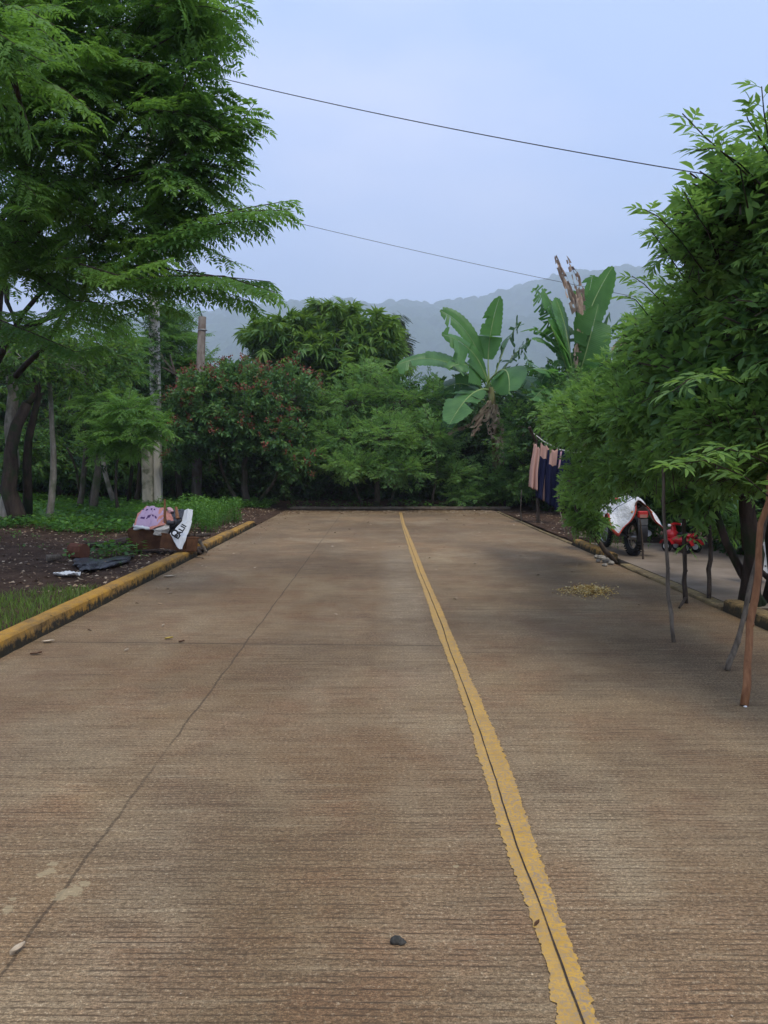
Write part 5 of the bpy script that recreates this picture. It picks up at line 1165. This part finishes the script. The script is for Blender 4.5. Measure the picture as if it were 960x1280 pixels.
def drape(name, label, cat, pts, mats, seed, amp=.03, slot=None, nu=26, nv=26, group=None, solid=.008):
    """bilinear cloth through a 3x3 net of points, crumpled"""
    rr = np.random.default_rng(seed); Pn = np.array([[np.array(P(*q)) for q in row] for row in pts]); nr, nc = Pn.shape[:2]; o = Pn[0, 0].copy(); V = []; Q = []; M = []
    def bern(u, n):
        x = u*(n-1); a = min(int(x), n-2); f = x-a; f = f*f*(3-2*f)*.5+f*.5; return a, f
    for i in range(nu):
        a, f = bern(i/(nu-1), nr)
        for j in range(nv):
            b_, g_ = bern(j/(nv-1), nc)
            p = (Pn[a, b_]*(1-f)+Pn[a+1, b_]*f)*(1-g_)+(Pn[a, b_+1]*(1-f)+Pn[a+1, b_+1]*f)*g_
            u, v = i/nu*5, j/nv*5
            p = p+np.array([(fbm(np.array(u), np.array(v), 3, seed)-.5), (fbm(np.array(u), np.array(v), 3, seed+5)-.5)*2.2, (fbm(np.array(u), np.array(v), 3, seed+9)-.5)])*amp*2
            V.append(p-o)
    for i in range(nu-1):
        for j in range(nv-1): Q.append((i*nv+j, i*nv+j+1, (i+1)*nv+j+1, (i+1)*nv+j)); M.append(slot((j+.5)/(nv-1), (i+.5)/(nu-1)) if slot else 0)
    ob = link(name, mesh_np(name, V, Q, mats, M, smooth=True), loc=Vector(o)); md = ob.modifiers.new('thickness', 'SOLIDIFY'); md.thickness = solid
    return tag(ob, label, cat, group)
GB = 'cloths and bags heaped on the bins'
lil = cloth_mat('lilac_cloth', (.42, .30, .40)); coral = cloth_mat('coral_cloth', (.50, .22, .17)); purp = cloth_mat('purple_print', (.07, .03, .10)); cream = cloth_mat('cream_cloth', (.48, .44, .37))
def lilslot(u, v):
    if abs(v-.62-.06*math.sin(u*9)) < .045 and math.sin(u*42) > -.35 and .08 < u < .7: return 2
    if abs(v-.22) < .04 and math.sin(u*36) > .1 and u < .6: return 2
    return 1 if (u > .72 and math.sin(u*30+v*17) > -.4) or u < .06 or (v > .9 and u > .5) else 0
drape('printed_cloth', 'pink and lilac printed cloth spread over the rusty bin', 'cloth', [[(184, 633, Yr+.3), (194, 633, Yr+.3), (206, 636, Yr+.2)], [(174, 642, Yr), (192, 643, Yr-.05), (208, 646, Yr)], [(169, 657, Yr-.3), (187, 661, Yr-.35), (207, 656, Yr-.3)]], [lil, coral, purp], 3, .03, lilslot, 40, 60, GB)
drape('plastic_sack', 'small white plastic sack under the hem of the printed cloth', 'sack', [[(168, 654, Yr-.2), (180, 655, Yr-.2), (196, 658, Yr-.2)], [(167, 658, Yr-.33), (180, 660, Yr-.36), (194, 662, Yr-.33)], [(168, 662, Yr-.3), (180, 661, Yr-.33), (192, 662, Yr-.3)]], [white_c], 4, .02, None, 12, 24, GB)
drape('cream_bag', 'cream bag with a rolled edge between the printed cloth and the lettered sack', 'bag', [[(199, 655, Yr-.1), (206, 650, Yr-.1), (214, 652, Yr-.1)], [(193, 663, Yr-.38), (203, 662, Yr-.42), (212, 660, Yr-.38)], [(192, 668, Yr-.36), (202, 669, Yr-.38), (210, 667, Yr-.34)]], [cream], 5, .02, None, 16, 20, GB)
drape('coral_cloth', 'small coral cloth folded to a point over the black bag', 'cloth', [[(208, 638, Yr+.1), (212, 640, Yr+.05), (216, 642, Yr)], [(208, 645, Yr-.1), (213, 646, Yr-.1), (218, 648, Yr-.12)], [(209, 652, Yr-.2), (214, 652, Yr-.2), (219, 651, Yr-.2)]], [coral], 6, .01, None, 12, 12, GB)
drape('coral_cloth', 'scrap of pale pink cloth hooked at the top of the heap', 'cloth', [[(209, 635, Yr+.1), (213, 634, Yr+.1), (216, 637, Yr+.1)], [(210, 637, Yr), (213, 638, Yr), (217, 639, Yr)], [(210, 640, Yr), (213, 641, Yr), (216, 640, Yr)]], [pink], 7, .01, None, 10, 10, GB)
blk = simple('black_bag_plastic', (.012, .012, .014), (.025, .025, .03), 12, .35, .5, .8, .03)
drape('black_bag', 'black plastic bag stuffed behind the lettered white sack', 'bag', [[(214, 638, Yr+.1), (224, 636, Yr+.1), (232, 638, Yr+.1)], [(210, 650, Yr-.15), (220, 650, Yr-.3), (230, 652, Yr-.1)], [(211, 664, Yr-.2), (219, 667, Yr-.3), (228, 670, Yr-.1)]], [blk], 8, .06, None, 22, 22, GB)
sackm = cloth_mat('woven_sack', (.60, .61, .60), 90)
sack = drape('lettered_sack', 'white woven sack with black letters hanging off the kerb', 'sack', [[(231, 638, Yr-.1), (236, 636, Yr-.12), (241, 637, Yr-.1)], [(228, 652, Yr-.25), (234, 651, Yr-.3), (240, 650, Yr-.25)], [(217, 664, Yr-.4), (227, 664, Yr-.45), (236, 664, Yr-.4)], [(213, 667, Yr-.55), (224, 672, Yr-.62), (233, 671, Yr-.58)], [(222, 683, Yr-.68), (225, 686, Yr-.7), (228, 686, Yr-.68)]], [sackm], 9, .015, None, 40, 24, GB)
inkm = simple('black_ink', (.01, .01, .01), (.018, .018, .018), 5, .8)
def text_on(parent, body, pc, Y, size, ang):
    """printed letters as thin plates just in front of the sack"""
    cu = bpy.data.curves.new('lettering', 'FONT'); cu.body = body; cu.size = size; cu.extrude = .0015; cu.offset = size*.035; cu.align_x = 'CENTER'; cu.align_y = 'CENTER'
    tmp = bpy.data.objects.new('tmp', cu); COL.objects.link(tmp); dg = bpy.context.evaluated_depsgraph_get(); me = bpy.data.meshes.new_from_object(tmp.evaluated_get(dg)); bpy.data.objects.remove(tmp)
    me.materials.clear(); me.materials.append(inkm); o = link('lettering', me)
    M = Matrix.Translation(P(*pc, Y)) @ Matrix.Rotation(-.35, 4, 'X') @ Matrix.Rotation(ang, 4, 'Y') @ Matrix.Rotation(math.radians(90), 4, 'X')
    o.parent = parent; o.matrix_local = Matrix.Translation(-parent.location) @ M
text_on(sack, 'EALII', (225.5, 664.5), Yr-.60, .115, math.radians(-62))
text_on(sack, 'O', (218.6, 666.5), Yr-.64, .14, math.radians(-62))
def stick(name, label, cat, pts, r, mat, seed, group=None, r1=None):
    o = Vector(pts[0]); b = MB(); b.tube([Vector(p)-o for p in pts], [r+((r1 or r*.7)-r)*i/(len(pts)-1) for i in range(len(pts))], 9, jit=.1, rng=random.Random(seed))
    return tag(b.build(name, mat, loc=o), label, cat, group)
stick('upright_stake', 'reddish brown stake standing upright in the rubbish heap', 'stake', [P(207, 668, Yr-.2), P(206, 645, Yr-.25), P(206, 624, Yr-.25)], .024, M_['stick_red'], 1)
stick('wood_piece', 'short pale board end leaning on the black bag', 'board', [P(222, 648, Yr-.3), P(220, 634, Yr-.2)], .03, M_['stick_red'], 2)
stick('log', 'long low log lying from the bins towards the wood', 'log', [P(168, 674, 13.4), P(140, 680, 12.8), P(108, 682, 12.5)], .075, M_['stick_dark'], 3)
stick('log', 'short thick reddish log section lying on the soil', 'log', [P(90, 688, 11.6), P(106, 689, 11.5)], .125, bark_mat('red_log', (.09, .035, .02), (.17, .07, .04)), 4, r1=.12)
stick('log', 'small dark stone-like log left of the reddish section', 'log', [P(58, 698, 11.1), P(76, 696, 11.2)], .055, M_['stick_grey'], 5)
for i, (a, c, r, lb) in enumerate((((230, 672, 12.3), (262, 668, 13.0), .04, 'upper dark firewood log behind the kerb gap'), ((236, 680, 12.4), (252, 692, 12.3), .03, 'firewood branch sloping down into the kerb gap'), ((232, 690, 12.2), (256, 685, 12.9), .045, 'thick firewood piece lying in the kerb gap'), ((243, 664, 12.5), (245, 690, 12.5), .018, 'thin upright twig standing in the firewood'), ((228, 696, 12.4), (254, 697, 12.4), .012, 'thin twig lying on the road at the kerb gap'), ((236, 668, 12.3), (240, 690, 12.3), .028, 'short split log on end beside the lettered sack'), ((249, 676, 12.9), (258, 690, 12.7), .03, 'pale ended branch stub at the second kerb'))):
    stick('firewood', lb, 'firewood', [P(*a), P(*[(x+y)/2 for x, y in zip(a, c)]), P(*c)], r, M_['stick_dark'] if i != 6 else M_['stick_grey'], 20+i, 'firewood heaped in the kerb gap')
drape('plastic_scrap', 'torn black plastic sheet lying on the soil beside the kerb', 'plastic sheet', [[gp(92, 700, .02), gp(112, 699, .03), gp(128, 700, .02), gp(150, 696, .02), gp(168, 694, .02)], [gp(94, 705, .05), gp(108, 704, .10), gp(122, 706, .03), gp(140, 701, .09), gp(164, 698, .03)], [gp(100, 712, .02), gp(114, 714, .05), gp(128, 711, .03), gp(142, 707, .04), gp(162, 702, .02)]], [blk], 12, .045, None, 34, 60, None)
# white crushed foam tray
root = thing('foam_tray', 'crushed white foam tray lying on the dark soil', 'tray', P(*gp(84, 721, .0))); rr = random.Random(9)
b = MB(); b.grid(lambda u, v: ((u-.5)*.32, (v-.5)*.17*(1-.5*(2*u-1)**2)+.01*math.sin(u*30), .025+.03*(abs(v-.5)*2)**3+.008*math.sin(u*9+v*4)+.004*math.sin(u*40)), 30, 12); b.build('shell', simple('foam_white', (.62, .62, .58), (.74, .74, .70), 9, .7), root, solid=.01)

# log and rubble
stick('log', 'pale fallen log lying across the far right end of the road', 'log', [P(583, 642.5, 24.0), P(610, 642.5, 23.9), P(646, 644, 23.6)], .11, bark_mat('fallen_log', (.14, .10, .065), (.24, .18, .12)), 40, r1=.09)
rub_m = simple('rubble', (.16, .14, .11), (.32, .29, .24), 9, .9, .2, .6, .01, third=(.42, .36, .18))
rr = random.Random(12)
for i, (px, py, s_) in enumerate(((752, 700, .075), (758, 703, .07), (764, 706, .06), (748, 703, .05), (756, 708, .045), (746, 698, .055))):
    g = G(px, py); b = MB(); b.ellipsoid((0, 0, s_*.5), (s_, s_*.8, s_*.6), 8, jit=.22, rng=rr, rot=Matrix.Rotation(rr.uniform(0, 6), 3, 'Z'))
    tag(b.build('rubble_lump', rub_m, loc=g), 'broken concrete lump at the end of the raised yellow kerb on the right', 'rubble', 'broken lumps at the kerb end')
g = G(497, 1179); b = MB(); b.ellipsoid((-.004, 0, .009), (.021, .016, .014), 10, jit=.14, rng=rr); b.ellipsoid((.012, -.004, .007), (.016, .014, .010), 9, jit=.16, rng=rr)
tag(b.build('stone', simple('dark_stone', (.025, .025, .02), (.06, .055, .045), 60, .8, .3, .5, .003), loc=g, smooth=True), 'dark pebble lying alone on the road left of the yellow line', 'stone')
g = G(930, 883); b = MB(); b.ellipsoid((-.0, -.02, .006), (.012, .009, .006), 8, jit=.2, rng=rr)
tag(b.build('stone', whitep, loc=g), 'tiny white chip at the foot of the thick reddish stick', 'stone')

# ------------------------------------------------------------------ seed pile and litter
rng = np.random.default_rng(71)
def chips(name, kind, O, size, mats, label=None, tintr=(0, 1), flat=.5, cat=None):
    n = len(O); a = rng.uniform(0, 6.28, n); t1 = rng.normal(0, flat, n); t2 = rng.normal(0, flat, n)
    s_ = size*rng.uniform(.6, 1.3, n); w_ = s_*rng.uniform(.4, .8, n)
    dx = np.stack([np.cos(a), np.sin(a), t1*.5], 1)*s_[:, None]/2; dy = np.stack([-np.sin(a), np.cos(a), t2*.5], 1)*w_[:, None]/2
    up = np.array([0, 0, 1])*(.12*s_[:, None]); V = np.stack([O-dx, O-dy+up, O+dx, O+dy+up*1.5], 1).reshape(-1, 3); V[:, 2] = np.maximum(V[:, 2], np.repeat(O[:, 2]-.0, 4)+.001)
    Q = np.arange(4*n).reshape(-1, 4); o = link(name, mesh_np(name, V, Q, mats, tint=np.repeat(rng.uniform(*tintr, n), 4)))
    return tag(o, label, cat, None, kind)
def tint_mat(name, stops, rough=.8):
    m, t = material(name); a = node(t, 'ShaderNodeAttribute', attribute_name='tint').outputs['Fac']; out(t, bsdf(t, ramp(t, a, stops), rough, .2)); return m
seedm = tint_mat('yellow_husks', [(0, (.14, .07, .03)), (.2, (.48, .27, .06)), (.6, (.68, .47, .13)), (1, (.75, .64, .36))])
c0 = G(735, 739); n = 4200
r_ = np.abs(rng.normal(0, .42, n)); a = rng.uniform(0, 6.28, n)
O = np.stack([c0.x+.36*r_*np.cos(a)*1.0+.10*r_*np.sin(a), c0.y+.52*r_*np.sin(a), .008+.045*np.exp(-(r_/.45)**2)*rng.random(n)**.4], 1)
t_ = rng.random(60); O = np.concatenate([O, np.stack([c0.x-.1-.28*t_, c0.y+.02+rng.normal(0, .03, 60), np.full(60, .008)], 1)])
chips('seed_pile', 'stuff', O, .022, seedm, 'flat pile of yellow husks and seeds drying on the road', cat='seed pile', flat=1.0)
litm = tint_mat('dry_leaf', [(0, (.12, .07, .04)), (.5, (.28, .19, .11)), (1, (.42, .34, .24))])
L1 = []
def zz(x, y): return verge_z(x, y)
n = 5500; x = -3.25-rng.random(n)**1.3*8; y = rng.uniform(8.5, 25, n); L1.append(np.stack([x, y, verge_z(x, y)+.012], 1))
n = 900; x = rng.uniform(3.8, 8, n); y = rng.uniform(14.5, 24, n); L1.append(np.stack([x, y, right_z(x, y)+.012], 1))
n = 1500; x = rng.uniform(-3, 3.6, n); y = 24.35-np.abs(rng.normal(0, .9, n)); L1.append(np.stack([x, y, np.full(n, .008)], 1))
n = 500; x = rng.uniform(-3, 3.6, n); y = rng.uniform(24.5, 27, n); L1.append(np.stack([x, y, back_z(x, y)+.012], 1))
n = 260; x = rng.uniform(-2.95, 3.5, n); y = 6+rng.random(n)**.6*18; x = np.where(rng.random(n) < .5, -3+np.abs(rng.normal(0, .35, n)), x); L1.append(np.stack([x, y, np.full(n, .006)], 1))
chips('leaf_litter', 'stuff', np.concatenate(L1), .055, litm, 'dry brown leaf litter scattered over soil and road edge')
n = 420; x = rng.uniform(-2.9, 3.4, n); y = rng.uniform(1.8, 12, n); chips('road_grit', 'stuff', np.stack([x, y, np.full(n, .004)], 1), .008, litm, 'tiny grit and plant bits on the concrete', tintr=(.2, 1))
def fallen(label, px, py, s_, col, ang):
    g = G(px, py, .004); b = MB()
    b.grid(lambda u, v: ((u-.5)*s_, (v-.5)*s_*.5*math.sin(math.pi*(u*.9+.05)), .003+.012*(abs(v-.5)*2)**1.5+.008*u*u), 8, 5)
    tag(b.build('fallen_leaf', col, loc=g, rot=(0, 0, ang)), label, 'leaf', 'fallen leaves on the road')
yl = simple('yellow_leaf', (.36, .26, .05), (.48, .36, .08), 30, .6); pal = simple('pale_leaf', (.40, .32, .22), (.52, .44, .32), 30, .7); brl = simple('brown_leaf', (.09, .05, .03), (.16, .09, .05), 30, .8)
fallen('yellow green leaf lying left of the lane joint', 211, 799, .07, yl, .3); fallen('pale dry leaf nearest the left kerb', 60, 803, .10, pal, .2); fallen('small pale leaf beyond the yellow green one', 204, 783, .035, pal, 1.2)
fallen('curled dry leaf under the kerb end by the rubbish', 212, 721, .16, pal, .1); fallen('dark brown leaf right of the yellow green leaf', 227, 803, .05, brl, .2); fallen('thin straw coloured leaf near the lower left stains', 22, 1190, .05, pal, .9)
fallen('tiny pale leaf in the middle of the left lane', 158, 814, .035, pal, .5); fallen('grey brown leaf close to the left kerb foot', 45, 818, .09, brl, .4); fallen('small dark leaf on the right lane', 671, 1158, .02, brl, .4)

# ------------------------------------------------------------------ ground plants
def scatter(name, kind, n, xf, yf, zf, size, mat, label, keep=None, seed=1, n_t=6):
    r = np.random.default_rng(seed); x = xf(r, n); y = yf(r, n)
    if keep is not None: k = keep(x, y, r); x, y = x[k], y[k]
    O = np.stack([x, y, zf(x, y)], 1); a = r.uniform(0, 6.28, len(O)); D = np.stack([np.cos(a), np.sin(a), np.zeros(len(O))], 1)
    lf = Leafage(); lf.place(sprays(kind, 0, n_t), O, D, np.tile(Z3, (len(O), 1))+r.normal(0, .15, (len(O), 3)), size*r.uniform(.6, 1.4, len(O)), r.normal(0, .12, len(O))+(fbm(x*.6, y*.6, 3, 4)-.5)*.6, r)
    return tag(lf.build(name, [mat, M_['twig']]), label, None, None, 'stuff')
def wkeep(x, y, r):        # weeds cover the wood floor, bare soil near the kerb
    edge = 15.6-.0*x+np.clip((-x-4)*.05, -1, 1)+ (fbm(x*.8, y*.8, 3, 6)-.5)*2.2
    return (y > edge) & ((x < -4.6) | (y > 24))
scatter('undergrowth', 'weed', 9000, lambda r, n: r.uniform(-13, -3.6, n), lambda r, n: r.uniform(14, 27, n), verge_z, 1.25, M_['weed'], 'bright green low weeds covering the floor of the wood', wkeep, 2)
scatter('weeds', 'weed', 260, lambda r, n: r.uniform(-9, -3.4, n), lambda r, n: r.uniform(9, 15, n), verge_z, .8, M_['weed'], 'sparse weeds on the bare soil', lambda x, y, r: fbm(x*1.2, y*1.2, 3, 2) > .5, 5)
scatter('weeds', 'tallweed', 260, lambda r, n: r.uniform(-4.9, -3.4, n), lambda r, n: r.uniform(15.6, 19.6, n), verge_z, .95, M_['weed'], 'tall green weeds between the kerb and the wooden pole', None, 7)
scatter('weeds', 'tallweed', 60, lambda r, n: r.uniform(3.8, 4.7, n), lambda r, n: r.uniform(13.2, 15.5, n), right_z, .6, M_['weed'], 'weeds growing where the right kerb begins', None, 8)
scatter('weeds', 'weed', 130, lambda r, n: r.uniform(-3, 4, n), lambda r, n: r.uniform(24.6, 27, n), back_z, 1.2, M_['weed'], 'low plants in the shade past the end of the road', None, 9)
scatter('weeds', 'weed', 40, lambda r, n: r.normal(-4.15, .35, n), lambda r, n: r.normal(12.1, .4, n), verge_z, 1.2, M_['weed'], 'weeds growing beside the rubbish heap', None, 10)
scatter('weeds', 'tallweed', 50, lambda r, n: r.uniform(4.0, 7, n), lambda r, n: r.uniform(5.5, 7.6, n), right_z, .5, M_['dull'], 'dark plants in the garden bed at the right edge', None, 11)
# grass at the lower left edge
r = np.random.default_rng(3); n = 16000; x = -3.22-r.random(n)*3.2; y = r.uniform(5.0, 9.4, n); d = (fbm(x*1.6, y*1.6, 3, 14)-.5)
k = (y < 8.7+d*2.2+(x+3.2)*.15) & (r.random(n) < .95); x, y = x[k], y[k]; n = len(x); h = r.uniform(.03, .095, n); a = r.uniform(0, 6.28, n); b_ = r.normal(0, .035, (n, 2)); z = verge_z(x, y)
wv = np.stack([np.cos(a), np.sin(a)], 1)*.0035; V = np.zeros((n, 6, 3)); mx_, my_ = x+b_[:, 0]*.4, y+b_[:, 1]*.4
for i_, (cx, cy, cz, ws) in enumerate(((x, y, z-.01, 1), (mx_, my_, z+h*.6, .8), (x+b_[:, 0], y+b_[:, 1], z+h, .15))):
    V[:, i_*2, 0] = cx-wv[:, 0]*ws; V[:, i_*2, 1] = cy-wv[:, 1]*ws; V[:, i_*2, 2] = cz; V[:, i_*2+1, 0] = cx+wv[:, 0]*ws; V[:, i_*2+1, 1] = cy+wv[:, 1]*ws; V[:, i_*2+1, 2] = cz
base_ = np.arange(n)[:, None]*6; Q = np.concatenate([base_+[[0, 1, 3, 2]], base_+[[2, 3, 5, 4]]], 0)
tag(link('grass', mesh_np('grass', V.reshape(-1, 3), Q, M_['grass'], tint=np.repeat(r.uniform(0, .9, n), 6))), 'patch of short green grass at the left kerb', None, None, 'stuff')
